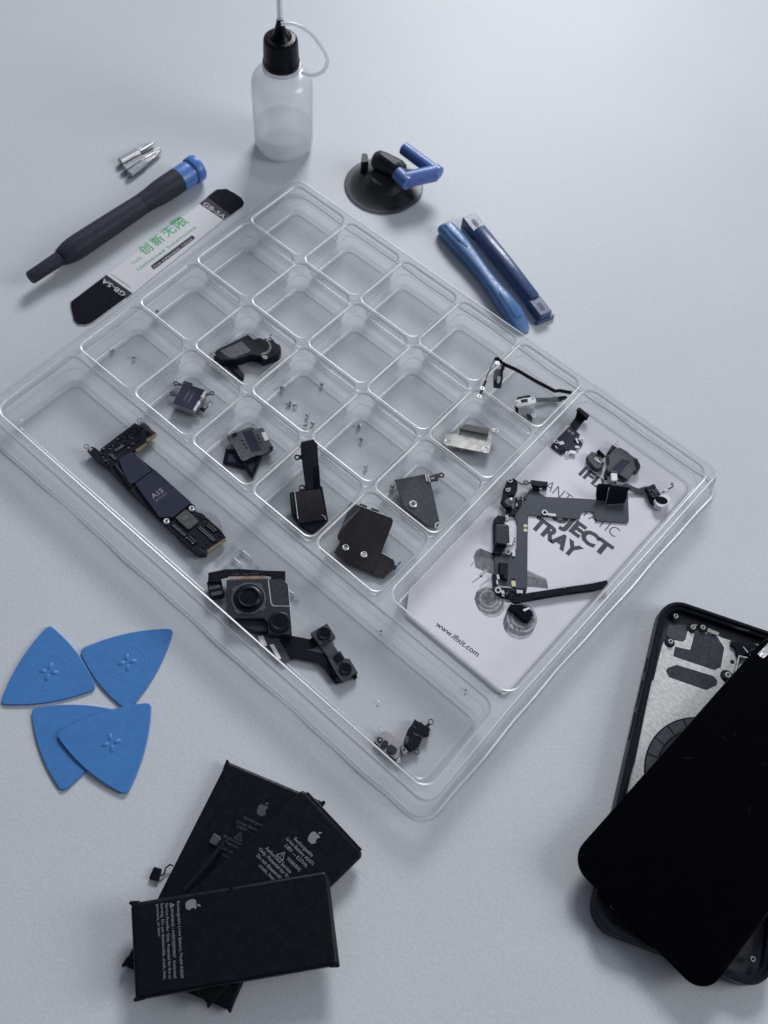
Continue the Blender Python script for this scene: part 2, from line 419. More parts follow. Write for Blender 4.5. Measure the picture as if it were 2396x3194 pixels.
# ------------------------------------------------------------------ clear parts tray
H = 14.5
def rrect(x0, x1, y0, y1, r, n=8):
    return rounded([(x0, y0), (x1, y0), (x1, y1), (x0, y1)], r, n)
def cavity(mb, x0, x1, y0, y1, r, draft=1.3, floor=.7, foot=2.0, lip=.95):
    prof = [(0, H)]
    for k in range(1, 5):
        a = PI/2*k/4; prof.append((lip*math.sin(a), H-lip*(1-math.cos(a))))
    d1 = lip+draft*(H-lip-floor-foot)/(H-floor)
    zl = H*.5; dl = lip+.35
    prof += [(dl, zl+.35), (dl+.12, zl+.1), (dl+.4, zl), (dl+.52, zl-.25)]; d1 += .5; prof.append((d1, floor+foot))
    for k in range(1, 6):
        a = PI/2*k/5; prof.append((d1+foot*(1-math.cos(a)), floor+foot*(1-math.sin(a))))
    loops = [mb.loop([(x, y, z) for x, y in rrect(x0+d, x1-d, y0+d, y1-d, max(r-d*.35, 1.2))]) for d, z in prof]
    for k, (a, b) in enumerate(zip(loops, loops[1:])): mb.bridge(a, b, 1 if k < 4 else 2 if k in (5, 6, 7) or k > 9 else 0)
    mb.face(tuple(loops[-1]))
CLEAR = ['clear', 'edge_highlight', 'soft_highlight']
def warp(v):
    # the sheet is a little wider along its far edge than along the near one
    x, y, *z = v
    if x > 181.4: x += (x-181.4)/64.4*(-1.4+4.2*(max(y, -141)+141)/141)
    return (x, y, *z)
tray = thing('parts_tray', 'clear plastic sorting tray with twenty small square compartments and a white card', 'tray', (122, -95, 0))
holes = []
first = None
for j in range(4):
    for i in range(5):
        x0, x1, y0, y1 = i*36+.45, i*36+35.55, -j*36-35.55, -j*36-.45
        holes.append(rrect(x0, x1, y0, y1, 4.2))
        if first is None:
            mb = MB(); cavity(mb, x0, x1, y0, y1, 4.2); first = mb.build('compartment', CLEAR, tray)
        else:
            c = first.copy(); COL.objects.link(c); c.parent = tray; c.location = (i*36*S, -j*36*S, 0)
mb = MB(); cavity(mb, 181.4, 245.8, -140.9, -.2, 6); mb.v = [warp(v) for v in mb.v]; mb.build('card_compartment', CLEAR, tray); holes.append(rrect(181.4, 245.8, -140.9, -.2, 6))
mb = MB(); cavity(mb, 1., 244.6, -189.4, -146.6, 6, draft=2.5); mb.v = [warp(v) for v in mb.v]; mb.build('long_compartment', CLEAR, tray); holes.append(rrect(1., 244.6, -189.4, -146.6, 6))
# flat web between the compartments and the stepped outer skirt
def longrect(x0, x1, y0, y1, r):
    p = rrect(x0, x1, y0, y1, r, 8); out = []
    for a, b in zip(p, p[1:]+p[:1]):
        L = math.dist(a, b); k = max(1, int(L/4))
        for q in range(k): out.append((a[0]+(b[0]-a[0])*q/k, a[1]+(b[1]-a[1])*q/k))
    return out
OX0, OX1, OY0, OY1 = -2.6, 247.6, -192.4, 2.2
bm = bmesh.new(); edges = []
outer = longrect(OX0, OX1, OY0, OY1, 5)
for lp in [outer]+holes:
    vs = [bm.verts.new((x, y, H)) for x, y in lp]
    edges += [bm.edges.new((vs[k], vs[(k+1) % len(vs)])) for k in range(len(vs))]
bmesh.ops.triangle_fill(bm, use_beauty=True, use_dissolve=False, edges=edges)
bm.verts.index_update()
mb = MB(); mb.loop([tuple(v.co) for v in bm.verts])
for f in bm.faces: mb.face(tuple(v.index for v in f.verts))
bm.free()
prof = [(0, H), (.35, H-.05), (.7, H-.3), (.9, H-.8), (1., H-1.9), (1.1, H-2.6), (1.25, H-2.9), (1.6, H-3.1), (1.8, H-3.3), (1.95, H-3.9), (2.7, 4.5), (3.3, 1.6), (3.6, .9), (4.3, .6), (5., .45)]
rnd = random.Random(3); ph = [rnd.uniform(0, 6.28) for _ in range(6)]
def wob(x, y, w):
    s = x*.9+y*.7
    return w*(.5*math.sin(s*.11+ph[0])+.35*math.sin(s*.27+ph[1])+.3*math.sin(s*.052+ph[2]))
loops = []
for d, z in prof:
    w = max(0, (d-2.3))*.30
    lp = longrect(OX0-d, OX1+d, OY0-d, OY1+d, 7+d*.9)
    n = len(outer)
    # same count as the outer loop: resample by matching the outer vertices
    cx, cy = (OX0+OX1)/2, (OY0+OY1)/2; pts_ = []
    for x, y in outer:
        ax = (OX1-OX0)/2-5; ay = (OY1-OY0)/2-5
        px = min(max(x, cx-ax), cx+ax); py = min(max(y, cy-ay), cy+ay)
        nx, ny = x-px, y-py; L = math.hypot(nx, ny) or 1
        k = (L+d+wob(x, y, w))/L
        pts_.append((px+nx*k, py+ny*k, z))
    loops.append(mb.loop(pts_))
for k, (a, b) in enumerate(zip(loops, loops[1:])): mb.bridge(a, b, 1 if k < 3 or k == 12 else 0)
mb.v = [warp(v) for v in mb.v]; mb.build('rim', ['clear_rim', 'edge_highlight'], tray, sharp=60)
# raised maker's mark on the floor of the long compartment
mb = MB()
def ridge(a, b, r=1.0): 
    n = 8; a = Vector((*a, 1.)); b = Vector((*b, 1.)); L = (b-a).length; d = (b-a)/L
    ps, rs = [], []
    for k in range(5):
        t = PI/2*k/4; ps.append(a-d*r*math.cos(t)); rs.append(max(.05, r*math.sin(t)))
    for k in range(5):
        t = PI/2*(1-k/4); ps.append(b+d*r*math.cos(t)); rs.append(max(.05, r*math.sin(t)))
    mb.tube(ps, rs, 10, 0, .8)
cx, cy = 101.5, -167.3
mb.lathe([(9.0, 1.0), (9.2, 1.5), (9.9, 1.85), (10.6, 1.5), (10.8, 1.0)], (cx, cy), 64)
for k in range(4):
    a = PI/4+k*PI/2; ridge((cx+2*math.cos(a), cy+2*math.sin(a)), (cx+5.5*math.cos(a), cy+5.5*math.sin(a)), 1.3)
Y0, Y1 = -171.6, -161.8; YM = (Y0+Y1)/2
def st(*seg):
    for a, b in zip(seg, seg[1:]): ridge(a, b)
st((116.9, Y0), (116.9, Y1)); st((121.3, Y0), (121.3, Y1)); st((121.3, Y1), (126.6, Y1)); st((121.3, YM), (125.6, YM))
st((130.4, Y0), (130.4, Y1)); st((134, Y0), (140, Y1)); st((134, Y1), (140, Y0)); st((143.4, Y0), (143.4, Y1))
st((146.8, Y1), (153, Y1)); st((149.9, Y1), (149.9, Y0))
mb.build('embossed_mark', 'soft_highlight', tray)

# ------------------------------------------------------------------ printed card
card = thing('insert_card', 'white printed card with clipped corner lying under flex cables inside the tray', 'card', (214, -70, .8))
cz = 1.05
cp = [warp(q) for q in [(184.4, -6), (186.8, -3.4), (240.4, -3.4), (242.8, -6), (242.8, -137.2), (190.8, -137.2), (184.4, -128)]]
MB().prism(rounded(cp, [1.5, 1.5, 2.5, 2.5, 2.5, 2.5, 2.5] if area2(cp) > 0 else 2), .8, cz, .03).build('card_sheet', 'card', card)
z = cz+.03
letter(MB(), 'IFIXIT', (203.6, -33.2), (227.5, -33.2), z, .035, 5.6).build('printed_lettering', 'ink', card)
letter(MB(), 'ANTI-STATIC', (196.0, -49.6), (234.0, -48.6), z, -.012, 5.4).build('printed_lettering', 'ink', card)
letter(MB(), 'PROJECT', (193.6, -59.6), (236.8, -59.0), z, .055, 6.6).build('printed_lettering', 'ink', card)
letter(MB(), 'TRAY', (203.0, -69.2), (227.4, -68.9), z, .055, 6.7).build('printed_lettering', 'ink', card)
letter(MB(), 'www.ifixit.com', (202.2, -132.6), (223.4, -131.6), z, .015, 2.5).build('printed_lettering', 'ink', card)
# printed picture: two boxy capacitors on leads and two coil wheels
mb = MB(); z = cz+.02
mb.flat([(194.47, -97.48), (193.5, -94.52), (194.11, -92.52), (200.62, -90.38), (206.44, -98.01), (202.91, -99.57), (198.32, -100.96)], z, 1)
mb.flat([(194.11, -92.53), (200.63, -90.38), (201.99, -92.14), (195.9, -96.17)], z+.02, 0)
mb.flat([(215.18, -86.99), (223.55, -84.52), (226.98, -87.75), (223.57, -90.26), (219.84, -93.07)], z, 1)
mb.flat([(215.18, -86.99), (223.55, -84.52), (223.95, -84.91), (215.6, -87.56)], z+.02, 2)
letter(mb, 'J22J', [(216.75, -88.52)][0], [(220.55, -86.91)][0], z+.03, .01, 1.0, 2)
letter(mb, 'O 1K', [(218.63, -90.32)][0], [(221.41, -89.14)][0], z+.03, .01, 1.0, 2)
for (pa, pb), w in (([(196.22, -101.75), (196.31, -99.31)], .5), ([(202.32, -102.94), (202.35, -98.51)], 1.4), ([(201.54, -107.41), (202.66, -102.0)], .6), ([(205.02, -106.71), (205.86, -100.94)], .6)):
    mb.flat(bar(pa, pb, w), z+.01, 2)
wheels = (([(211.18, -108.44)][0], [(213.68, -109.81)][0], 5.6), ([(226.57, -105.85)][0], [(227.52, -109.17)][0], 6.4))
for c, c2, r in wheels:
    mb.flat(circ(c2, r, 40), z+.005, 2); mb.flat(circ(mid(c, c2, .5), r*1.0, 40), z+.012, 1)
    mb.flat(circ(c, r, 40), z+.02, 2); mb.flat(circ(c, r*.86, 40), z+.028, 1); mb.flat(circ(c, r*.68, 36), z+.036, 2); mb.flat(circ(c, r*.6, 36), z+.044, 1)
    rw = random.Random(int(r*10))
    for k in range(34):
        a = rw.uniform(0, 2*PI); l0, l1 = rw.uniform(.62, .8), rw.uniform(.82, .98)
        mb.flat(bar((c[0]+r*l0*math.cos(a), c[1]+r*l0*math.sin(a)), (c[0]+r*l1*math.cos(a+.12), c[1]+r*l1*math.sin(a+.12)), rw.uniform(.12, .5)), z+.05+k*.0004, 2 if math.cos(a-.7) > -.2 else 0)
    for k in range(10):
        a = PI*1.02+k*.13
        mb.flat(bar((c[0]+r*1.0*math.cos(a), c[1]+r*1.0*math.sin(a)), (c2[0]+r*.97*math.cos(a), c2[1]+r*.97*math.sin(a)), rw.uniform(.3, .9)), z+.03+k*.0004, 0 if k % 3 else 1)
c = wheels[0][0]
for k in range(2): mb.flat(bar((c[0]-2.6*math.cos(k*PI/2+.5), c[1]-2.6*math.sin(k*PI/2+.5)), (c[0]+2.6*math.cos(k*PI/2+.5), c[1]+2.6*math.sin(k*PI/2+.5)), 1.5), z+.06+k*.01, 0)
mb.build('printed_picture', ['ink4', 'ink2', 'ink3'], card)

# ------------------------------------------------------------------ needle bottle
BX, BY = -34.95, 26.4
bot = thing('needle_bottle', 'small milky squeeze bottle half full of clear liquid with black needle cap', 'bottle', (BX, BY, 0))
prof = [(.2, .9), (9, .9), (12.5, .5), (14.4, 1.3), (15.4, 3.2), (15.6, 6), (15.6, 38)]
for k in range(1, 9):
    a = PI/2*k/8; prof.append((15.6-6.8*(1-math.cos(a)), 38+7.5*math.sin(a)))
prof += [(8.7, 46.2), (8.6, 51)]
MB().lathe(prof, (BX, BY), 56).build('body', 'bottle', bot)
lp = [(.2, 1.4), (9, 1.4), (12.5, 1.1), (14.0, 2), (14.9, 4), (15.1, 8), (15.1, 12.2), (15.3, 12.7), (14.9, 12.4), (.2, 12.3)]
MB().lathe(lp, (BX, BY), 56).build('liquid', 'liquid', bot)
mb = MB()
mb.lathe([(8.9, 49.6), (9.1, 49.9), (9.1, 52)] , (BX, BY), 40)
n = 72; L0, L1 = [], []
for zz, sc in ((52, 1), (62.4, .955)):
    (L0 if zz == 52 else L1).extend([(BX+(8.75+(.07 if k % 2 else -.06))*sc*math.cos(2*PI*k/n), BY+(8.75+(.07 if k % 2 else -.06))*sc*math.sin(2*PI*k/n), zz) for k in range(n)])
a = mb.loop(L0); b = mb.loop(L1); mb.bridge(a, b)
mb.lathe([(9.1, 51.9), (8.7, 52.1)], (BX, BY), 40)
mb.lathe([(8.35, 62.4), (8.1, 63.5), (7.3, 64.2), (5.6, 64.4), (5.3, 64.0), (5.0, 64.4), (3.4, 66.5), (1.9, 71.5), (1.6, 73.5), (.9, 73.6), (.2, 73.6)], (BX, BY), 40)
mb.build('screw_cap', 'cap', bot, sharp=25)
MB().tube([(BX, BY, 73), (BX, BY, 88)], .42, 10).build('needle', 'needle', bot)
MB().lathe([(.75, 73.6), (1.35, 73.7), (1.4, 74.5), (1.35, 88), (1.1, 90.4), (.2, 90.8)], (BX, BY), 18).build('needle_sleeve', 'tube', bot)
lp = [[(-30.26, 22.37)][0]+(75.5,), [(-26.0, 26.95)][0]+(75.,), [(-20.11, 30.95)][0]+(72.,), [(-14.26, 33.23)][0]+(66.,), [(-11.36, 34.1)][0]+(60.,), [(-12.22, 32.31)][0]+(55.,), [(-16.13, 29.08)][0]+(52.,), [(-23.34, 27.67)][0]+(50.5,)]
pp = []
for i in range(len(lp)-1):
    p0, p1, p2, p3 = (Vector(lp[max(0, min(len(lp)-1, i+q))]) for q in (-1, 0, 1, 2))
    for t in (0, .2, .4, .6, .8):
        pp.append(.5*((2*p1)+(p2-p0)*t+(2*p0-5*p1+4*p2-p3)*t*t+(3*p1-p0-3*p2+p3)*t**3))
MB().tube(pp, .95, 10).build('tether_loop', 'tube', bot)
MB().lathe([(9.0, 47.6), (9.6, 47.8), (9.8, 48.8), (9.6, 49.6), (8.8, 49.7)], (BX, BY), 40).build('tether_collar', 'tube', bot)

# ------------------------------------------------------------------ screwdriver bits
def bit(label, a, b, shaft, tipw):
    a = (*a, 2.05); b = (*b, 2.05); A, B = Vector(a), Vector(b)
    t = thing('screwdriver_bit', label, 'screwdriver bit', (A.x, A.y, 0), 'loose screwdriver bits above the driver')
    L = (B-A).length; f = shaft
    MB().axis(a, tuple(mid(a, b, f)), [(0, 1.75), (.04, 2.05), (.96, 2.05), (1, 1.7)], 6).build('hex_shank', 'steel', t, sharp=20)
    MB().axis(tuple(mid(a, b, f-.01)), b, [(0, 1.5), (.06, 1.35), (.5, 1.25), (.85, 1.1), (1, tipw)], 14).build('tip', 'steel', t, sharp=20)
bit('uppermost silver screwdriver bit of the three, its tip pointing at the bottle', [(-84.6, -45.21)][0], [(-83.28, -22.42)][0], .56, .9)
bit('silver screwdriver bit in the middle of the three', [(-79.28, -47.1)][0], [(-77.36, -23.19)][0], .54, .4)
bit('lowest silver screwdriver bit of the three, close to the black driver handle', [(-74.38, -47.93)][0], [(-75.89, -24.31)][0], .5, .5)

# ------------------------------------------------------------------ driver handle
D0, D1 = [(-51.37, -129.37)][0]+(6.8,), [(-49.33, -22.44)][0]+(6.8,)
drv = thing('driver_handle', 'black precision screwdriver handle with blue end cap lying on the table', 'screwdriver', (D0[0], D0[1], 0))
MB().axis(D0, D1, [(0, 2.0), (0, 2.9), (.008, 3.2), (.12, 3.35), (.165, 3.5), (.172, 4.1), (.19, 4.7), (.215, 5.35), (.25, 5.7), (.3, 5.75), (.5, 5.45), (.62, 5.15), (.64, 5.1), (.642, 4.95), (.645, 4.95), (.647, 5.1), (.70, 5.4), (.75, 6.0), (.80, 6.2), (.875, 6.25)], 40).build('grip', 'grip', drv, sharp=30)
MB().axis(D0, D1, [(-.001, 1.9), (.03, 1.9)], 6).build('bit_socket', 'dark', drv)
MB().axis(D0, D1, [(.874, 6.27), (.93, 6.3), (.938, 6.15), (.94, 5.8), (.955, 5.8), (.957, 6.7), (.965, 7.0), (.99, 7.0), (1.0, 6.7), (1.003, 5.8), (1.0, 5.4), (1.0, .5)], 40).build('swivel_cap', 'blue_cap', drv, sharp=30)

# ------------------------------------------------------------------ flat opening tool with green print
tl = thing('pry_card', 'flat white opening tool with green Chinese lettering and black ends', 'pry tool', [(-30.35, -77.92)][0])
ol = [(-31.98, -123.12), (-32.71, -99.82), (-35.26, -35.99), (-36.2, -27.7), (-36.54, -22.39), (-33.5, -18.48), (-28.6, -17.66), (-23.1, -17.46), (-19.67, -18.75), (-17.76, -21.55), (-18.41, -35.19), (-14.81, -99.21), (-15.06, -124.94), (-16.21, -127.64), (-18.75, -129.66), (-21.94, -129.56), (-29.78, -124.99)]
MB().prism(ol, .05, .5, .06).build('blade', 'toolwhite', tl)
z = .53
MB().flat([(-31.84, -123.02), (-32.62, -100.23), (-15.12, -99.26), (-15.2, -124.81), (-16.35, -127.51), (-18.89, -129.54), (-22.02, -129.38), (-29.64, -124.89)], z, 0).build('dark_end', 'toolend', tl)
MB().flat([(-35.75, -29.74), (-36.0, -27.89), (-36.33, -22.59), (-33.3, -18.67), (-28.4, -17.85), (-23.12, -17.69), (-19.68, -18.99), (-18.04, -21.52), (-18.11, -30.18)], z, 0).build('dark_end', 'toolend', tl)
for q in ([(-32.28, -103.48), (-32.6, -100.24), (-15.11, -99.27), (-14.81, -103.05)], [(-35.18, -35.81), (-35.73, -29.75), (-18.1, -30.19), (-18.46, -35.14)], rounded([(-21.7, -81.61), (-22.15, -53.0), (-19.47, -53.66), (-18.8, -82.23)], .9)): MB().flat(q, .55).build('printed_band', 'plum', tl)
z = .58
letter(MB(), 'GB-5A', [(-16.98, -101.43)][0], [(-31.54, -102.48)][0], z, .0, 2.6).build('pale_lettering', 'toolwhite', tl)
letter(MB(), 'GB-5A', [(-33.74, -35.12)][0], [(-19.1, -34.63)][0], z, .0, 2.6).build('pale_lettering', 'toolwhite', tl)
letter(MB(), 'THE OPENING TOOL', [(-19.32, -81.52)][0], [(-19.84, -54.72)][0], z, .0, 1.1).build('pale_lettering', 'toolwhite', tl)
MB().flat(bar(*[(-17.59, -97.47), (-31.33, -98.26)], .5), z).build('thin_line', 'ink3', tl)
mb = MB()
for ch, (pa, pb) in (('\u521b', [(-29.08, -78.73), (-29.04, -72.58)]), ('\u65b0', [(-29.27, -70.86), (-29.39, -64.47)]), ('\u65e0', [(-29.9, -62.83), (-29.9, -56.23)]), ('\u9650', [(-29.95, -55.11), (-29.89, -48.02)])):
    letter(mb, ch, pa, pb, z, .012, None, 0)
mb.build('green_characters', 'green', tl)
letter(MB(), 'Unlimited Innovation', [(-23.47, -87.46)][0], [(-24.19, -48.41)][0], z, .01, 2.0, 0, 1.15).build('green_lettering', 'green', tl)
mb = MB()
for k, q in enumerate([(-29.4, -86.04), (-29.32, -84.53), (-29.24, -83.02), (-29.15, -81.51)]): mb.flat(circ(q, 1.1, 10, .55, .5+k), z+.01*k)
mb.build('leaf_emblem', 'palegreen', tl)

# ------------------------------------------------------------------ suction cup
SC = [(23.58, 41.2)][0]
suc = thing('suction_cup', 'black rubber suction cup with a blue lever handle', 'suction cup', (SC[0], SC[1], 0))
MB().lathe([(20.4, .15), (20.8, .5), (20.4, .95), (17.5, 1.3), (14, 2.1), (11, 3.3)], SC, 64).build('disc', 'rubberclear', suc)
MB().lathe([(17.8, .4), (16.6, 1.1), (13.6, 2.0), (10.8, 3.2), (8.8, 4.8), (7.9, 6.4), (7.2, 7.2), (.2, 7.4)], SC, 48).build('dome', 'rubber', suc)
MB().axis([(12.62, 44.56)][0]+(10.,), [(31.21, 48.14)][0]+(10.,), [(0, 2.2), (.03, 3.6), (.12, 4.9), (.3, 5.3), (.8, 5.), (.95, 3.8), (1, 2.2)], 28).build('lug', 'rubber', suc)
MB().prism(rounded([(16.2, 43.31), (17.29, 46.6), (28.54, 46.69), (28.57, 42.78)], 1.2), 14, 16.1, .7).build('lug_crest', 'rubber', suc)
mb = MB(); mb.prism(rounded([(9.66, 38.06), (5.18, 44.21), (7.64, 45.58), (12.2, 41.52)], .8), .8, 9, .4); mb.build('lift_tab', 'rubber', suc)
MB().axis([(21.08, 58.54)][0]+(13.,), [(45.22, 56.96)][0]+(13.,), [(0, 2.7), (.02, 3.4), (.98, 3.4), (1, 2.7)], 24).build('lever_bar', 'periwinkle', suc)
MB().axis([(45.12, 56.51)][0]+(13.,), [(36.85, 41.13)][0]+(13.,), [(0, 3.5), (.03, 4.2), (.97, 4.1), (1, 3.4)], 24).build('cam_bar', 'periwinkle', suc)
MB().axis([(30.91, 42.27)][0]+(13.,), [(40.32, 40.37)][0]+(13.,), [(0, 2.9), (.04, 3.7), (.96, 3.7), (1, 2.9)], 24).build('end_bar', 'periwinkle', suc)
MB().axis([(42.93, 57.18)][0]+(13.,), [(46.92, 56.89)][0]+(13.,), [(0, 3.2), (.12, 3.9), (.88, 3.9), (1, 3.2)], 26).build('corner_joint', 'periwinkle', suc)
MB().axis([(26.93, 43.42)][0]+(12.,), [(43.98, 56.93)][0]+(12.,), [(0, 1.), (1, 1.)], 12).build('pivot_pin', 'navydark', suc)

# ------------------------------------------------------------------ blue opening tools
def loft(mb, p0, p1, secs, n=20, m=0, pw=3.):
    """sections (t, half width, bottom, top, sideways shift) along a line; squarish cross-sections"""
    a, b = Vector(p0[:2]), Vector(p1[:2]); d = (b-a); L = d.length; d.normalize(); u = Vector((-d.y, d.x)); loops = []
    for t, w, zb, zt, sh in secs:
        lp = []
        for k in range(n):
            th = 2*PI*(k+.5)/n; c, s = math.cos(th), math.sin(th)
            x = math.copysign(abs(c)**(2/pw), c)*w; y = math.copysign(abs(s)**(2/pw), s)*.5*(zt-zb)+.5*(zt+zb)
            q = a+d*L*t+u*(x+sh); lp.append((q.x, q.y, y))
        loops.append(mb.loop(lp))
    for p, q in zip(loops, loops[1:]): mb.bridge(p, q, m)
    mb.face(tuple(loops[0]), m); mb.face(tuple(loops[-1]), m)
A0, A1 = [(66.19, 39.08)][0], [(137.95, 14.49)][0]
sp = thing('opening_tool', 'light blue plastic opening tool with a narrow waist and wedge ends, touching the tray rim', 'pry tool', A0)
mb = MB(); loft(mb, A0, A1, [(-.002, 3.0, 1.2, 4.5, 0), (.01, 4.2, .3, 6.0, 0), (.07, 4.7, .1, 7., 0), (.2, 4.6, .1, 7.4, .1), (.32, 3.9, .2, 7.1, .3), (.5, 3.2, .3, 6.7, .2), (.62, 3.5, .2, 7., -.1), (.72, 4.2, .1, 7.4, -.2), (.85, 4.8, .1, 6.4, -.1), (.93, 4.4, .1, 3.8, 0), (.98, 3.4, .1, 1.7, 0), (1., 2.2, .1, .8, 0)], 24)
mb.build('shaft', 'blue_tool', sp, sharp=40)
mb = MB()
loft(mb, A0, A1, [(.03, 2.4, 4, 7.15, .4), (.10, 2.6, 4, 7.55, .4), (.2, 2.4, 4, 7.85, .5), (.27, .8, 4, 7.5, .6)], 16, 0, 4)
mb.build('wedge_face', 'blue_tool', sp, sharp=30)
mb = MB(); loft(mb, A0, A1, [(.66, .8, 4, 7.1, .1), (.72, 2.6, 4, 7.7, .1), (.85, 2.9, 2, 6.8, .1), (.9, 2.6, 1, 5.2, .1)], 16, 0, 4)
mb.build('wedge_face', 'blue_tool', sp, sharp=30)
B0, B1 = [(73.13, 51.58)][0], [(140.09, 27.61)][0]
sp = thing('opening_tool', 'dark navy plastic opening tool with slotted flat ends, right beside the light blue one', 'pry tool', B0)
mb = MB(); loft(mb, B0, B1, [(.13, 3.6, .1, 7.2, 0), (.14, 3.9, .1, 7.6, 0), (.5, 3.8, .1, 8., 0), (.83, 3.7, .1, 7.4, 0), (.85, 3.4, .1, 6.6, 0)], 24, 0, 2.6)
mb.build('shaft', 'navy', sp, sharp=40)
for nm, t0, t1, w in (('head', -.02, .14, 3.9), ('tip', .84, 1.0, 3.5)):
    p, q = mid(B0, B1, t0), mid(B0, B1, t1)
    mb = MB(); mb.prism(rounded(bar(p, q, 2*w), .6), .1, 5.6, .5); pl = mb.build(nm, 'navy', sp)
    mb = MB(); mb.prism(rounded(bar(mid(p, q, .32), mid(p, q, .8), 2.4), 1.1), 5.55, 5.66, .02); mb.build('slot', 'navydark', pl)
p, q = mid(B0, B1, .985), mid(B0, B1, 1.012)
MB().prism(rounded(bar(p, q, 10.5), .5), .1, 2.2, .3).build('flared_lip', 'navy', sp)

# ------------------------------------------------------------------ blue picks
def pick(label, c3, zf=lambda x, y: 0, t=1.05, rot=0.):
    c3 = ccw(c3); pts_ = []
    for i in range(3):
        a, b = Vector(c3[i]), Vector(c3[(i+1) % 3]); d = b-a; n = Vector((d.y, -d.x)).normalized()
        for k in range(9):
            s = k/9; pts_.append(tuple(a+d*s+n*(.065*d.length)*4*s*(1-s)))
    rr = [0.]*27
    for i in (0, 9, 18): rr[i] = 2.6
    # soften the three corners by rounding against the neighbouring edge points
    poly = []
    for i, q in enumerate(pts_):
        if i % 9 == 0:
            p0, p2 = Vector(pts_[i-1]), Vector(pts_[(i+1) % 27]); v = Vector(q)
            for s in (0, .25, .5, .75, 1):
                A = p0.lerp(v, .35).lerp(v.lerp(p2, .65), s) if False else ((1-s)**2*p0.lerp(v, .45)+2*s*(1-s)*v+s*s*v.lerp(p2, .55))
                poly.append(tuple(A))
        elif i % 9 in (8,): poly.append(tuple(Vector(q)))
        else: poly.append(q)
    c = (sum(p[0] for p in c3)/3, sum(p[1] for p in c3)/3)
    o = thing('opening_pick', label, 'opening pick', (c[0], c[1], 0), 'blue triangular picks on the table')
    mb = MB(); mb.prism([(x, y, t+zf(x, y)+.05) for x, y in poly], t, None, .28); b = mb.build('pick_body', 'blue', o, sharp=50)
    mb = MB(); n = 48; r = 7.1
    loops = [mb.loop([(c[0]+(r+dr)*math.cos(2*PI*k/n), c[1]+(r+dr)*math.sin(2*PI*k/n), t+.05+dz+zf(c[0]+r*math.cos(2*PI*k/n), c[1]+r*math.sin(2*PI*k/n))) for k in range(n)]) for dr, dz in ((-.34, -.02), (-.12, .045), (.12, .045), (.34, -.02))]
    for a, bq in zip(loops, loops[1:]): mb.bridge(a, bq)
    for k in range(4):
        th = rot+k*PI/2; d = Vector((math.cos(th), math.sin(th)))
        f = rounded(bar(Vector(c)+d*.9, Vector(c)+d*3.7, 1.7), .55)
        mb.prism([(x, y, t+.115+zf(x, y)) for x, y in f], .2, None, .06)
    mb.build('embossed_emblem', 'blue', o, sharp=60)
pick('upper left blue pick, lying flat at the picture edge', [(88.55, -236.03), (100.01, -269.36), (122.2, -241.15)], rot=.6)
pick('upper right blue pick, the one nearest the tray edge', [(125.81, -204.36), (105.25, -235.09), (137.42, -239.08)], rot=.9)
pick('blue pick lying half underneath another pick', [(110.02, -262.61), (142.83, -275.19), (137.02, -240.17)], rot=.2)
p4 = [(124.72, -262.79), (141.79, -230.89), (160.69, -260.64)]
def tilt4(x, y):
    return max(.12, 1.25-.034*((x-125.1)*.72+(y+262.5)*.10))
pick('blue pick lying on top of the other lower pick', p4, tilt4, rot=1.0)

# ------------------------------------------------------------------ batteries
def battery(label, q4, z, t, mats=('battery',), ears=(1, 1, 1, 1), b=1.0):
    q = ccw(q4); o = thing('phone_battery', label, 'battery', (q[0][0], q[0][1], z), 'phone batteries piled up')
    MB().prism(rounded(q, b*1.12+.5, 5), z, z+t, b).build('pouch', 'battery', o, sharp=50)
    c = Vector((sum(p[0] for p in q)/4, sum(p[1] for p in q)/4))
    for p, e in zip(q, ears):
        if not e: continue
        p = Vector(p[:2]); d = (p-c).normalized(); n = Vector((-d.y, d.x))
        MB().prism([tuple(p-d*2.6-n*1.5), tuple(p+d*.35-n*.6), tuple(p+d*.6+n*.2), tuple(p-d*2.6+n*1.5)], z+t-1.7, z+t-.45+.15*e, .2).build('crimped_corner', 'batteryedge', o)
    return o
def pome(mb, c, ang, s, z, m=0):
    """round fruit emblem with a bite and a leaf; ang = direction of its top"""
    u = Vector((math.cos(ang), math.sin(ang))); r = Vector((u.y, -u.x)); c = Vector(c[:2])
    out = [(-.05, .78), (-.3, .86), (-.62, .78), (-.85, .5), (-.92, .1), (-.84, -.35), (-.62, -.8), (-.36, -1.05), (-.14, -1.04), (.02, -.97), (.2, -1.04), (.42, -1.03), (.66, -.74), (.86, -.36), (.66, -.22), (.53, .02), (.52, .26), (.62, .48), (.80, .62), (.6, .8), (.32, .86), (.08, .79)]
    mb.flat([tuple(c+r*x*s+u*y*s) for x, y in out], z, m)
    leaf = [(.0, .95), (.06, 1.25), (.25, 1.47), (.48, 1.55), (.46, 1.3), (.3, 1.08), (.1, .96)]
    mb.flat([tuple(c+r*x*s+u*y*s) for x, y in leaf], z, m)
def warn(mb, c, ang, s, z, m=0):
    u = Vector((math.cos(ang), math.sin(ang))); r = Vector((u.y, -u.x)); c = Vector(c[:2])
    P = [c+u*s, c-u*.6*s+r*s*.95, c-u*.6*s-r*s*.95]
    for a, b in zip(P, P[1:]+P[:1]): mb.flat(bar(a, b, .26, .08), z, m); z += .004
    mb.flat(bar(c+u*.42*s, c-u*.15*s, .26), z+.004, m); mb.flat(bar(c-u*.28*s, c-u*.42*s, .26), z+.004, m)
def perp(p, q):
    return math.atan2(q[1]-p[1], q[0]-p[0])+PI/2
b1 = battery('bottom black phone battery of the pile, closest to the clear tray', [(179.58, -227.72), (216.41, -214.68), (239.24, -285.05), (202.73, -298.93)], 0, 3.9, ears=(1, 1, 1, 1))
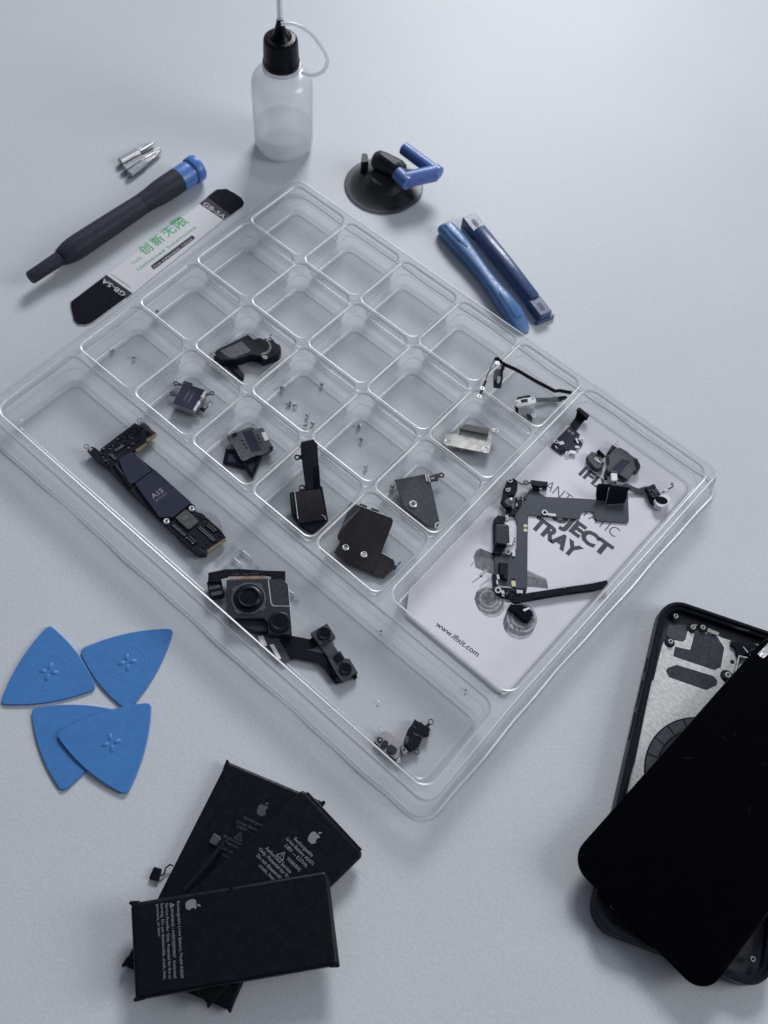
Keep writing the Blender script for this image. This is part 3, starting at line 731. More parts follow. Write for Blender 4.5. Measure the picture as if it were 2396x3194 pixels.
mb = MB(); z = 3.93
cut = lambda pq, f: (pq[0], mid(pq[0], pq[1], f))
lines1 = [('Rechargeable', [(198.86, -238.35), (207.3, -235.47)]), ('Li-ion Battery', cut([(197.9, -240.92), (211.74, -236.28)], .66)), ('3.83V ---', cut([(199.18, -242.18), (210.23, -238.48)], .52)), ('Authorized Service', [(197.86, -247.77), (211.02, -243.47)]), ('Potential for fire', [(199.83, -248.79), (210.84, -245.13)]), ('Do not disassemble', [(200.21, -250.98), (213.85, -246.35)]), ('crush, heat', [(201.77, -252.51), (209.28, -249.98)])]
for s, (p, q) in lines1: letter(MB(), s, p, q, z, .0, 1.15).build('printed_line', 'print_dim', b1)
d = perp(*lines1[0][1])
warn(mb, [(202.15, -243.95)][0], d, 1.5, z)
mb.build('warning_sign', 'print_dim', b1)
mb = MB(); pome(mb, [(201.81, -231.65)][0], d, 2.1, z); mb.build('fruit_emblem', 'print_dim', b1)
MB().prism([(190.81, -224.65), (206.4, -219.21), (207.19, -222.48), (192.81, -227.35)], 3.9, 3.94, .01).build('tape', 'batteryedge', b1)
fc = MB(); fc.prism(rounded([(186.52, -270.66), (189.17, -269.38), (191.33, -272.94), (188.12, -274.8)], .6), .3, 1.5, .3); fp = fc.build('flex_connector', 'flex', b1)
MB().tube([[(190.61, -271.31)][0]+(1.2,), [(190.89, -269.83)][0]+(1.,), [(190.0, -268.4)][0]+(1.6,), [(190.37, -266.59)][0]+(2.,), [(191.56, -266.12)][0]+(2.,)], .28, 8).build('lead', 'batteryedge', b1)

b2q = [(208.1, -217.0), (239.8, -219.2), (233.2, -288.5), (201.2, -286.5)]
b2 = battery('middle black phone battery of the pile, with the clearest bright warning text', b2q, 4.0, 3.8, ears=(1, 1, 0, 0))
mb = MB(); z = 7.83
lines2 = [('Rechargeable', [(217.87, -232.06), (226.7, -232.2)]), ('Li-ion Battery A2471', [(215.83, -233.87), (228.73, -234.18)]), ('3.85V --- 8.57Wh', [(216.9, -235.93), (227.59, -236.16)]), ('WARNING', [(220.56, -238.63), (226.78, -238.66)]), ('Authorized Service', [(212.48, -241.01), (224.8, -241.22)]), ('Only. Potential for fire', [(211.0, -242.81), (225.94, -242.97)]), ('Do not disassemble,', [(211.9, -244.82), (224.46, -244.92)]), ('crush, heat', [(214.93, -246.71), (222.18, -246.77)])]
for s, (p, q) in lines2: letter(MB(), s, p, q, z, .012, 1.25).build('printed_line', 'print_grey', b2)
d = perp(*lines2[0][1])
warn(mb, [(218.49, -238.89)][0], d, 1.55, z)
mb.build('warning_sign', 'print_grey', b2)
mb = MB(); pome(mb, [(222.79, -226.85)][0], d, 2.1, z); mb.build('fruit_emblem', 'print_grey', b2)
mb = MB(); mb.sheet([[[(200.64, -269.33)][0]+(7.9,), [(201.81, -269.24)][0]+(7.9,)], [[(200.23, -257.77)][0]+(6.9,), [(201.44, -257.52)][0]+(6.9,)], [[(199.05, -248.7)][0]+(6.,), [(200.38, -248.02)][0]+(6.,)]], .2)
mb.build('flex_cable', 'flex', b2)
MB().prism(rounded([(194.66, -248.97), (197.92, -248.35), (198.85, -251.71), (195.74, -252.54)], .5), 4.0, 5.5, .3).build('connector', 'padgrey', b2)
mb = MB(); mb.prism(bar(mid(b2q[0], b2q[1], .06), mid(b2q[0], b2q[1], .95), 1.6), 6.0, 7.3, .3); mb.build('folded_edge', 'batteryedge', b2)

B3Z = 8.
b3 = battery('topmost black phone battery of the pile, crossing over the other two', [(191.51, -283.92), (234.22, -232.05), (257.1, -251.74), (214.59, -302.64)], B3Z, 3.9, b=1.2)
mb = MB(); z = 11.93
lines3 = [('Rechargeable Li-ion Battery, Model A2660', [(202.84, -273.31), (220.97, -288.56)]), ('WARNING / AVERTISSEMENT  Authorized', [(202.89, -276.2), (219.26, -290.04)]), ('Service Provider Only. Potential for fire or', [(200.37, -276.27), (218.33, -291.43)]), ('burning. Do not disassemble, crush, heat,', [(199.3, -277.36), (217.16, -292.6)]), ('puncture, or burn.', [(198.37, -278.49), (206.31, -284.99)])]
for s, (p, q) in lines3: letter(MB(), s, p, q, z, .008, .98).build('printed_line', 'print_grey', b3)
d = perp(*lines3[0][1])
warn(mb, [(202.44, -275.28)][0], d, .75, z)
mb.build('warning_sign', 'print_grey', b3)
mb = MB(); pome(mb, [(207.3, -270.78)][0], d, 1.95, z); mb.build('fruit_emblem', 'print_grey', b3)
for q in ([(241.73, -244.55), (243.91, -241.86), (250.97, -248.21), (249.58, -251.67)], [(212.82, -258.76), (213.68, -257.6), (216.76, -259.35), (216.16, -260.5)]): MB().prism(q, 11.9, 11.94, .01).build('tape_residue', 'batteryedge', b3)
mb = MB(); mb.prism([(192.46, -284.69), (193.81, -282.96), (214.77, -300.04), (214.21, -302.37)], 8.2, 11.2, .6); mb.build('end_flap', 'batteryedge', b3)
mb = MB(); mb.prism([(234.83, -232.31), (238.75, -235.65), (256.98, -251.01), (256.43, -252.23), (236.94, -235.65)], 8.3, 10.8, .6); mb.build('end_flap', 'batteryedge', b3)

# ------------------------------------------------------------------ opened phone: chassis
TL = Vector((265.0, -60.6)); ex = Vector((.930, .3676)).normalized(); ey = Vector((ex.y, -ex.x))
def ph(x, y): p = TL+ex*x+ey*y; return (p.x, p.y)
PW, PL, PZ = 64.2, 133.5, 7.6
chs = thing('phone_chassis', 'gutted phone frame with bare metal plate, its battery bay empty', 'phone frame', (*ph(PW/2, PL/2), 0))
def rr(x0, x1, y0, y1, r, n=10): return rounded([ph(x0, y0), ph(x1, y0), ph(x1, y1), ph(x0, y1)], r, n)
mb = MB(); lo = []
for d, z in ((.5, 0), (.1, .4), (0, 1.0), (0, PZ-1.), (.12, PZ-.35), (.45, PZ), (1.5, PZ), (1.62, PZ-.15), (1.7, PZ-1.2), (2.5, PZ-1.25), (3.1, PZ-1.3), (3.2, 3.0)):
    lo.append(mb.loop([(x, y, z) for x, y in rr(d, PW-d, d, PL-d, 9.6-d)]))
for a, b in zip(lo, lo[1:]): mb.bridge(a, b)
mb.face(tuple(lo[0])); mb.build('frame', 'chassis', chs, sharp=40)
MB().flat(rr(3.2, PW-3.2, 3.2, PL-3.2, 6.4), 3.0).build('inner_tray', 'chassisin', chs)
pz = 3.5
plate = [(279.95, -61.81), (282.35, -59.85), (284.48, -61.5), (287.44, -59.65), (292.08, -57.98), (293.72, -57.81), (296.86, -56.26), (297.69, -57.96), (299.88, -57.75), (301.95, -60.39), (303.53, -60.34), (313.88, -55.33)]+[ph(50, 30), ph(58, 60), ph(58, 112), ph(6, 112)]+[(299.11, -137.64), (296.83, -131.64), (294.97, -125.12), (289.21, -111.37), (283.22, -97.08)]+[(281.77, -92.9), (282.16, -92.32), (279.03, -84.26), (276.59, -77.2), (276.05, -73.94), (282.24, -70.41), (282.51, -68.98)]
mb = MB(); mb.prism(plate, 3.0, pz, .1); mb.build('metal_plate', 'chassis_plate', chs)
z = pz+.06
mb = MB(); mb.prism(rounded([(283.42, -62.71), (290.79, -59.12), (292.34, -59.12), (296.42, -61.05), (299.7, -69.18), (298.33, -72.07), (282.65, -78.47), (280.95, -74.4), (286.43, -71.42)], .5), pz, z, .02); mb.build('dark_pad', 'pad', chs)
mb = MB(); mb.prism(rounded([(283.84, -85.87), (283.59, -84.28), (285.75, -80.58), (299.57, -74.41), (301.75, -75.05), (302.43, -76.91), (300.32, -81.5), (286.25, -87.08)], 1.), pz, z, .02); mb.build('dark_pad', 'pad', chs)
mb = MB(); mb.prism(rounded([(275.75, -73.05), (273.54, -68.08), (279.93, -62.47), (282.7, -69.35), (282.09, -70.37)], .7), 3.0, 3.35, .04); mb.build('grey_sticker', 'padgrey', chs)
bosses = [(273.86, -63.64), (281.86, -62.88), (284.98, -60.17), (278.29, -74.54), (303.46, -70.88)]
for k, c in enumerate(bosses):
    mb = MB(); rr_ = 1.25 if k < 4 else 1.5
    mb.ring(c, .5, rr_*.8, 3.2, 5.3, 20, 0, .15); bo = mb.build('screw_boss', 'nickel', chs)
    mb = MB(); mb.lathe([(rr_*1.75, pz+.04), (rr_*.8, pz+.05)], c, 20); mb.build('boss_recess', 'dark', bo)
MB().lathe([(.9, pz+.03), (.01, pz+.03)], [(302.03, -64.03)][0], 18).build('hole', 'dark', chs)
MB().prism(rounded([(286.65, -58.61), (291.31, -57.12), (291.72, -58.74), (287.2, -60.26)], .3), 3.2, 4.4, .1).build('gold_contact', 'gold', chs)
mb = MB(); mb.prism([(291.94, -52.17), (294.0, -52.05), (298.7, -49.57), (300.29, -48.35), (299.62, -50.15), (295.98, -51.81), (293.86, -52.47)], 6.2, 6.5, .05); mb.build('mesh_slot', 'padgrey', chs)
mb = MB(); W1 = [[(302.67, -61.45)][0]+(6.,), [(302.62, -61.5)][0]+(3.4,)]; 
mb.sheet([[[(302.76, -60.98)][0]+(6.2,), [(303.73, -61.32)][0]+(3.5,)], [[(306.09, -70.94)][0]+(6.2,), [(305.87, -71.26)][0]+(3.5,)]], .5)
mb.sheet([[[(302.76, -60.98)][0]+(6.2,), [(303.73, -61.32)][0]+(3.5,)], [[(307.61, -58.41)][0]+(6.2,), [(308.84, -58.99)][0]+(3.5,)]], .5)
mb.build('bay_wall', 'steel', chs)
mb = MB(); mb.prism([(304.14, -61.25), (305.4, -60.8), (307.52, -59.56), (307.29, -63.67), (306.56, -69.33), (305.92, -69.01)], 3.6, 4.6, .1); mb.build('bay_lining', 'white', chs)
mb = MB()
mb.prism([(296.8, -56.95), (299.94, -54.8), (304.61, -54.28), (305.47, -57.69), (301.85, -61.22), (299.77, -58.7), (297.55, -58.85)], 3.2, 4.9, .3)
mb.prism([(304.43, -55.59), (306.31, -52.94), (308.4, -51.96), (308.33, -55.75), (305.5, -57.4)], 3.2, 5.4, .4); mb.build('speaker_remnant', 'flex', chs)
mb = MB(); mb.prism([(301.58, -56.42), (302.17, -56.12), (304.69, -56.84), (304.71, -57.52)], 5, 5.3, .05); mb.build('spring_contact', 'nickel', chs)
mb = MB(); mb.prism([(304.62, -52.34), (305.41, -51.72), (308.23, -50.69), (308.34, -51.52)], 5.2, 5.8, .1); mb.build('spring_contact', 'nickel', chs)
mb = MB()
for k, q in enumerate([(282.69, -96.54), (283.59, -99.06), (286.99, -108.57), (287.98, -110.91), (294.99, -129.69), (296.6, -133.32)]): mb.prism(bar(q, (q[0]+.9, q[1]-2.6-1.2*(k % 2)), .5), 4.6, 5.6+.1*(k % 3), .08)
mb.build('glue_residue', 'nickel', chs)
# magnet ring in the plate
mc = Vector((313.0, -114.5))
a1, a2, a3 = [Vector(q) for q in ((299.2, -124.3), (295.6, -109.2), (303.1, -94.4))]
def circum(a, b, c):
    d = 2*(a.x*(b.y-c.y)+b.x*(c.y-a.y)+c.x*(a.y-b.y))
    return Vector((((a.length_squared)*(b.y-c.y)+(b.length_squared)*(c.y-a.y)+(c.length_squared)*(a.y-b.y))/d, ((a.length_squared)*(c.x-b.x)+(b.length_squared)*(a.x-c.x)+(c.length_squared)*(b.x-a.x))/d))
mc = circum(a1, a2, a3); mr = (mc-a1).length
mb = MB(); mb.lathe([(mr+.5, pz+.05), (mr, pz+.055), (.01, pz+.05)], mc, 72, 0); mb.build('coil_recess', 'dark', chs)
mb = MB(); n = 20
for k in range(n):
    a0, a1_ = 2*PI*k/n+.012, 2*PI*(k+1)/n-.012; ro, ri = mr-.15, mr-4.2
    p = [(mc.x+r*math.cos(a0+(a1_-a0)*q/5), mc.y+r*math.sin(a0+(a1_-a0)*q/5)) for r, rng in ((ri, range(5, -1, -1)), (ro, range(6))) for q in rng]
    mb.prism(p, pz, pz+.16, .04)
mb.build('magnet_ring', 'greysteel', chs)
MB().lathe([(mr-4.9, pz+.07), (.01, pz+.075)], mc, 56).build('coil_pad', 'pad', chs)
for k, c in enumerate((ph(7, PL-9), ph(PW-7, PL-9), ph(9.5, PL-5.2))):
    MB().ring(c, .45, .95, 5.0, 6.6, 18, 0, .1).build('screw_boss', 'chassis' if k == 2 else 'steel', chs)
for y0, y1 in ((28, 34), (38, 49), (52, 63)):
    mb = MB(); lo = [mb.loop([(*ph(-.35+dx, y), zz) for y, zz in ((y0, 2.9), (y1, 2.9), (y1, 4.7), (y0, 4.7))]) for dx in (0,)]
    mb.face(tuple(lo[0])); q = mb.loop([(*ph(.2, y), zz) for y, zz in ((y0, 2.9), (y1, 2.9), (y1, 4.7), (y0, 4.7))]); mb.bridge(lo[0], q); mb.build('side_button', 'chassis', chs)

# ------------------------------------------------------------------ phone screen lying across the chassis
L0 = Vector((295.8, -172.8)); sx = Vector((.9965, -.0833)); sy = Vector((.0833, .9965)).normalized()
def sc(x, y): p = L0+sx*x+sy*y; return (p.x, p.y)
scr = thing('phone_screen', 'black glass phone screen laid askew across the opened phone frame', 'phone screen', (*sc(31, 64), PZ))
SW, SL = 61.2, 129.
def srr(d, r): return rounded([sc(d, d), sc(SW-d, d), sc(SW-d, SL-d), sc(d, SL-d)], r, 10)
mb = MB(); lo = [mb.loop([(x, y, z) for x, y in srr(d, 8.6-d)]) for d, z in ((.9, PZ+.05), (.9, PZ+1.3), (.1, PZ+1.35), (0, PZ+1.6), (.12, PZ+1.95), (.6, PZ+2.1))]
for a, b in zip(lo, lo[1:]): mb.bridge(a, b)
mb.face(tuple(lo[0])); mb.face(tuple(lo[-1])); mb.build('display_panel', 'screen', scr, sharp=35)
mb = MB(); rnd = random.Random(5); z = PZ+2.115
for k in range(14):
    a = rnd.uniform(0, 6.28); x, y = rnd.uniform(4, 40), rnd.uniform(62, 118); p = sc(x, y); l = rnd.uniform(.6, 3.2)
    q = (p[0]+l*math.cos(a), p[1]+l*math.sin(a)); m = (mid(p, q)[0]+rnd.uniform(-.3, .3), mid(p, q)[1]+rnd.uniform(-.3, .3))
    mb.flat(bar(p, m, rnd.uniform(.03, .08)), z); mb.flat(bar(m, q, rnd.uniform(.03, .07)), z)
for k in range(12):
    p = sc(rnd.uniform(3, 45), rnd.uniform(60, 118)); mb.flat(circ(p, rnd.uniform(.05, .12), 7), z+.003)
mb.build('crack_marks', 'pad', scr)
fo = [(307.3, -58.21), (307.89, -54.37), (308.2, -51.08)]; 
mb = MB(); rows = []
rnd = random.Random(2)
for i in range(5):
    r_ = []
    for k in range(5):
        p = mid([(307.22, -58.47)][0], [(308.27, -49.91)][0], i/4); q = mid([(309.96, -58.03)][0], [(311.63, -50.55)][0], i/4)
        m = mid(p, q, k/4); r_.append((m[0], m[1], 10.0+rnd.uniform(0, .7)))
    rows.append(r_)
mb.sheet(rows, .12); mb.build('foil_tape', 'foil', scr, sharp=15)

# ================================================================== parts in the tray
F0 = .85     # compartment floor
# ------------------------------------------------------------------ logic board
lb = thing('logic_board', 'long dark L-shaped circuit board with navy chip covers in the long compartment', 'circuit board', [(69.4, -168.48)][0])
zt = 4.2
pc = [(39.38, -173.49), (39.22, -170.92), (40.64, -170.26), (43.89, -170.12), (43.0, -169.06), (43.54, -149.91), (45.63, -149.55), (45.82, -146.91), (49.2, -146.87), (51.61, -147.38), (53.87, -147.19), (53.98, -148.14), (53.22, -152.24), (54.54, -153.05), (53.93, -159.3), (53.62, -160.95), (67.43, -160.51), (90.64, -161.11), (92.9, -160.93), (94.3, -162.48), (95.98, -162.31), (97.95, -161.42), (102.72, -161.57), (109.12, -161.67), (113.01, -162.69), (111.65, -171.89), (113.07, -174.08), (110.82, -176.27), (108.03, -176.32), (89.74, -175.65), (65.51, -174.63), (56.99, -173.8), (53.34, -173.27), (44.59, -173.97)]
MB().prism(pc, 1.9, zt, .15).build('circuit_board', 'pcb', lb)
mb = MB(); mb.prism([(53.87, -159.31), (54.48, -153.06), (55.66, -153.8), (55.41, -159.48)], 3., 3.9, .05); mb.build('gold_edge', 'brassedge', lb)
mb = MB(); mb.prism([(53.22, -152.18), (53.91, -148.14), (54.36, -147.3), (55.27, -147.97), (54.48, -153.06)], 3., 3.9, .05); mb.build('gold_edge', 'brassedge', lb)
mb = MB(); mb.prism([(111.69, -171.95), (113.02, -162.73), (113.72, -163.13), (112.52, -172.64)], 2.6, 3.9, .05); mb.build('gold_edge', 'brassedge', lb)
ch = MB(); ch.prism(rounded([(67.4, -171.29), (67.94, -162.94), (68.37, -160.68), (91.09, -161.23), (91.17, -162.25), (90.7, -171.7), (87.98, -174.04), (87.05, -175.35)], .5), zt, 5.5, .25); chp = ch.build('chip_shield', 'chip', lb)
mb = MB(); letter(mb, 'A15', [(78.5, -170.98)][0], [(79.19, -165.33)][0], 5.54, .03); letter(mb, 'BIONIC', [(80.43, -171.02)][0], [(81.04, -165.02)][0], 5.54, .0, .95, 0, 1.1); mb.build('chip_lettering', 'print_grey', chp)
MB().prism(rounded([(52.92, -167.51), (54.23, -161.57), (55.8, -160.77), (67.54, -162.08), (66.94, -170.83), (65.85, -172.83), (57.44, -169.91)], .6), zt, 5.25, .3).build('chip_shield', 'chip', lb)
MB().prism([(53.66, -171.27), (53.13, -170.1), (53.76, -169.85), (66.99, -172.2), (67.02, -174.12)], zt, 5.0, .3).build('black_tape', 'batteryedge', lb)
mb = MB(); mb.prism(rounded([(91.5, -170.86), (91.72, -165.31), (92.48, -164.92), (99.51, -165.28), (99.86, -165.89), (99.69, -170.4), (99.2, -171.03)], .3), zt, 5.2, .15, 0); fl = mb.build('memory_chip', 'chipgrey', lb)
rnd = random.Random(11); mb = MB(); c0 = [(93.43, -169.23), (93.82, -166.74), (97.61, -166.77), (97.23, -169.43)]
for k in range(3):
    for q in range(7):
        if rnd.random() < .85: p = mid(mid(c0[0], c0[1], (q+.5)/7), mid(c0[3], c0[2], (q+.5)/7), .1+.13*k); mb.flat(rect(p, .32, .18, .6), 5.23)
mb.build('chip_marking', 'print_grey', fl)
for c in [(93.25, -163.06), (89.95, -174.3)]:
    MB().ring(c, .5, 1.25, zt, 5.3, 22, 0, .2).build('screw_boss', 'nickel', lb)
for c, s in (([(44.08, -147.54)][0], [(46.22, -148.47)][0]), ([(37.69, -172.41)][0], [(40.58, -172.05)][0])):
    mb = MB(); mb.eyelet(c, 4.4, 1.25, .7, .35, s, 1.5); mb.build('screw_tab', 'steel', lb)
# connectors and little parts
for q in ([(92.69, -174.21), (92.92, -173.06), (100.95, -173.01), (100.72, -174.15)], [(101.17, -174.04), (101.52, -172.19), (106.27, -172.36), (106.02, -174.3)], [(101.14, -167.6), (101.31, -166.5), (111.6, -166.51), (111.51, -167.81)], [(103.07, -164.87), (103.27, -163.13), (108.65, -162.79), (108.34, -164.44)], [(48.01, -165.68), (48.63, -161.02), (49.72, -161.16), (49.35, -166.05)], [(47.84, -168.68), (48.15, -167.71), (52.45, -167.7), (52.25, -168.89)]):
    mb = MB(); mb.prism(q, zt, 4.75, .1); co = mb.build('board_connector', 'flex', lb)
    a, b, c, d = ccw(q); s0, s1 = (mid(a, d), mid(b, c)) if math.dist(a, b) > math.dist(b, c) else (mid(a, b), mid(c, d))
    w = min(math.dist(a, b), math.dist(b, c))
    n_ = Vector((-(s1[1]-s0[1]), s1[0]-s0[0])).normalized()
    mb = MB()
    for sg in (-1, 1): mb.prism(bar(Vector(mid(s0, s1, .05))+n_*w*.3*sg, Vector(mid(s0, s1, .95))+n_*w*.3*sg, .2), 4.7, 4.85, .04)
    mb.build('connector_pins', 'steel' if w < 1.4 else 'tan', co)
mb = MB(); rnd = random.Random(4)
def scatter(mb, quad, n, z, s=(.35, .9), m=0, hh=(.2, .5)):
    for k in range(n):
        u, v = rnd.random(), rnd.random(); p = mid(mid(quad[0], quad[1], u), mid(quad[3], quad[2], u), v)
        a = math.atan2(quad[1][1]-quad[0][1], quad[1][0]-quad[0][0])+(PI/2 if rnd.random() < .5 else 0)
        mb.prism(rect(p, rnd.uniform(*s), rnd.uniform(s[0], s[1])*.55, a), z-.05, z+rnd.uniform(*hh), .06, m)
scatter(mb, [(44.01, -168.32), (44.6, -150.87), (52.69, -152.6), (50.14, -162.53)], 26, zt, (.7, 2.2), 0)
scatter(mb, [(44.0, -172.37), (45.05, -170.04), (55.09, -171.3), (53.6, -172.69)], 16, zt, (.4, 1.2), 0)
scatter(mb, [(45.02, -150.13), (46.58, -147.59), (53.19, -147.98), (52.93, -151.69)], 9, zt, (.8, 2.2), 0)
scatter(mb, [(96.62, -163.48), (98.38, -161.84), (108.93, -162.03), (107.82, -164.3)], 26, zt, (.3, .9), 0)
scatter(mb, [(93.59, -173.81), (98.41, -171.81), (112.34, -168.7), (110.14, -173.17)], 20, zt, (.3, 1.0), 0)
mb.build('surface_components', 'flex', lb)
mb = MB(); rnd = random.Random(8)
scatter(mb, [(43.56, -168.74), (46.21, -154.57), (51.53, -157.13), (46.99, -166.86)], 12, zt+.3, (.25, .6), 0, (.2, .4))
scatter(mb, [(96.62, -163.48), (98.38, -161.84), (108.93, -162.03), (107.82, -164.3)], 18, zt+.2, (.22, .45), 0, (.2, .35))
scatter(mb, [(44.82, -170.93), (45.71, -170.08), (51.85, -171.68), (50.66, -172.8)], 12, zt+.2, (.22, .5), 0, (.2, .35))
for q in [(45.01, -160.89), (51.47, -158.22), (44.34, -168.35), (51.74, -160.83), (101.8, -173.98), (105.42, -174.04)]: mb.prism(rect(q, .9, .5, .9), 4.4, 5.0, .12)
mb.build('solder_points', 'steel', lb)
mb = MB(); mb.prism([(108.63, -176.49), (108.52, -173.94), (112.92, -173.0), (113.24, -174.39), (111.14, -176.45)], zt, 4.9, .3); mb.build('corner_pad', 'black', lb)
MB().ring([(110.47, -163.52)][0], .75, 1.25, zt, 4.5, 20, 0, .1).build('mounting_hole', 'flex', lb)

# ------------------------------------------------------------------ rear camera
rc = thing('rear_camera', 'square dual rear camera module with copper contacts and a black ribbon cable', 'camera module', [(142.71, -175.8)][0])
zc = 6.2
MB().prism(rounded([(127.82, -176.69), (139.66, -164.81), (148.86, -172.53), (154.59, -167.63), (163.08, -175.5), (163.05, -176.67), (156.23, -181.82), (152.91, -178.87), (150.57, -178.58), (140.27, -188.13)], .5), F0, zc, .3).build('housing', 'camface', rc)
mb = MB(); mb.prism(rounded([(140.53, -165.71), (140.59, -164.32), (143.96, -161.09), (147.58, -161.34), (154.44, -167.65), (149.42, -172.26), (147.65, -171.76)], .4), 3.2, 5.9, .15); mb.build('filter_window', 'smoke', rc)
mb = MB(); 
for q in (bar(*[(140.38, -165.43), (148.28, -171.94)], .35), bar(*[(148.28, -171.94), (149.81, -172.07)], .35), bar(*[(149.81, -172.07), (154.59, -167.8)], .3), bar(*[(147.65, -161.4), (163.05, -175.24)], .3)): mb.prism(q, 5.7, 6.28, .08)
mb.build('bright_edge', 'nickel', rc)
mb = MB(); mb.prism(rounded([(139.8, -187.35), (149.79, -178.2), (151.93, -178.57), (155.09, -180.78), (151.28, -184.26), (144.8, -186.72)], .6), F0, 4.2, .3); mb.build('lower_step', 'camface', rc)
c = [(140.24, -176.48)][0]
mb = MB(); mb.lathe([(7.0, zc), (7.0, zc+.25), (6.2, zc+.3), (6.1, zc+.05)], c, 56)
for k in range(4):
    a = k*PI/2+.12; d = Vector((math.cos(a), math.sin(a))); mb.prism(rounded(bar(Vector(c)+d*6.0, Vector(c)+d*7.9, 3.0), .8), zc, zc+.27, .06)
gk = mb.build('lens_gasket', 'ringgrey', rc)
c = [(140.5, -176.23)][0]
mb = MB(); mb.lathe([(6.2, zc-.1), (5.9, zc+.25), (5.3, zc+.3), (4.6, zc+.6), (4.45, zc+1.9), (4.1, zc+2.2), (3.5, zc+2.1), (3.2, zc+1.6)], [(140.43, -176.48)][0], 48); le = mb.build('main_lens', 'lensring', rc)
MB().lathe([(3.4, zc+1.45), (2.6, zc+1.58), (1.6, zc+1.68), (.8, zc+1.73), (.01, zc+1.75)], [(140.43, -176.48)][0], 36).build('lens_glass', 'lens', le)
c = [(156.45, -175.5)][0]
mb = MB(); mb.lathe([(4.4, zc-.1), (4.35, zc+.5), (4.1, zc+.9), (3.5, zc+1.1), (2.8, zc+.9)], c, 40); le = mb.build('wide_lens', 'lensring', rc)
MB().lathe([(3.0, zc+.8), (2.2, zc+.9), (1.2, zc+.98), (.01, zc+1.02)], c, 32).build('lens_glass', 'lens', le)
mb = MB(); mb.prism([(119.81, -179.13), (123.75, -173.36), (127.63, -169.47), (135.36, -163.38), (142.22, -157.42), (145.09, -160.41), (140.4, -164.0), (139.37, -162.94), (137.48, -164.38), (126.88, -174.45), (126.75, -175.18), (125.36, -177.38), (127.09, -178.51), (122.62, -182.02)], 4.2, 5.2, .2); mb.build('ribbon_cable', 'flex', rc)
mb = MB(); mb.prism(rounded([(121.97, -182.25), (125.92, -177.83), (130.9, -181.08), (131.05, -182.02), (128.2, -185.95), (127.19, -185.86)], .5), 1.6, 4.5, .2); cp_ = mb.build('cable_connector', 'flex', rc)
mb = MB()
for p, q in ([(125.04, -183.53), (127.21, -180.21)], [(127.53, -184.84), (129.7, -181.53)]):
    MB().prism(rounded(bar(p, q, 1.5, .4), .7), 4.5, 4.75, .06).build('connector_plate', 'padgrey', cp_)
mb = MB(); pa, pb, pc_, pd = [(127.11, -174.54), (137.67, -164.57), (138.68, -165.59), (128.25, -175.56)]
for k in range(26):
    if k in (3, 7, 15): continue
    t = (k+.2)/26; t2 = (k+.2+rnd.uniform(.35, .6))/26; mb.prism([mid(pa, pb, t), mid(pa, pb, t2), mid(pd, pc_, t2), mid(pd, pc_, t)], 5.2, 5.4, .02)
mb.prism([mid(pd, pa, .12), mid(pc_, pb, .12), pc_, pd], 5.2, 5.45, .02)
mb.build('copper_contacts', 'copper', rc)
mb = MB(); 
q0, q1 = [(127.55, -173.11), (135.15, -165.48)]; rw = random.Random(9)
for k in range(16):
    if k not in (4, 5, 9): mb.flat(bar(mid(q0, q1, k/16), mid(q0, q1, (k+.6)/16), rw.uniform(.3, .6)), 5.23+k*.0004)
mb.build('cable_print', 'print_dim', rc)

# ------------------------------------------------------------------ front camera
fcm = thing('front_camera', 'front camera strip with two small lenses on forked black ribbon cables', 'camera module', [(173.62, -173.8)][0])
zf_ = 4.2
for q, lc, lr, zz in (([(168.07, -169.89), (170.12, -162.5), (176.3, -164.39), (174.11, -171.42)], [(172.27, -166.67)][0], 2.85, 4.4), ([(180.28, -173.15), (180.82, -170.81), (181.75, -167.41), (184.94, -168.58), (186.74, -167.5), (192.73, -169.47), (190.68, -176.4), (186.98, -175.63)], [(188.31, -171.74)][0], 2.6, 4.2)):
    mb = MB(); mb.prism(q, F0, zz, .2); bo = mb.build('camera_body', 'camgrey', fcm)
    mb = MB(); mb.lathe([(lr, zz-.05), (lr, zz+.5), (lr-.3, zz+.9), (lr-.9, zz+.85), (lr-1.2, zz+.5)], lc, 36); le = mb.build('lens', 'lensring', bo)
    MB().lathe([(lr-.9, zz+.5), (lr-1.6, zz+.58), (.01, zz+.65)], lc, 28).build('lens_glass', 'lens', bo)
mb = MB(); mb.prism([(173.86, -171.14), (175.69, -166.54), (181.97, -168.23), (180.16, -172.7)], F0, 3.2, .15); mb.build('bridge_plate', 'camgrey', fcm)
mb = MB(); mb.prism(rounded([(181.43, -171.2), (182.06, -168.38), (185.2, -168.9), (184.41, -171.85)], .3), 4, 5.3, .25); so = mb.build('dot_projector', 'lensring', fcm)
MB().lathe([(.8, 5.34), (.01, 5.4)], [(182.95, -170.25)][0], 16).build('lens_glass', 'lens', so)
mb = MB(); mb.prism([(160.24, -180.21), (161.8, -175.5), (168.85, -171.32), (169.09, -170.11), (173.18, -170.98), (172.04, -174.14), (164.85, -178.98), (164.26, -181.23)], F0+.3, 1.5, .1)
mb.prism([(164.95, -180.9), (166.19, -178.07), (177.93, -171.91), (182.67, -173.96), (188.71, -177.08), (190.44, -176.06), (189.21, -178.39), (181.47, -176.56), (178.66, -176.32), (170.38, -181.05), (169.82, -182.46)], F0+.8, 2.2, .1); mb.build('ribbon_cable', 'flex', fcm)
mb = MB(); mb.prism([(152.92, -184.58), (154.38, -181.87), (160.45, -180.12), (169.6, -182.13), (168.0, -186.27), (160.16, -185.52)], F0+.2, 1.6, .1); cn = mb.build('cable_connector', 'flexblue', fcm)
mb = MB(); mb.prism(rounded([(152.86, -184.65), (154.14, -182.78), (158.34, -184.69), (157.41, -186.34)], .25), 1.6, 1.9, .05); mb.build('white_sticker', 'white', cn)
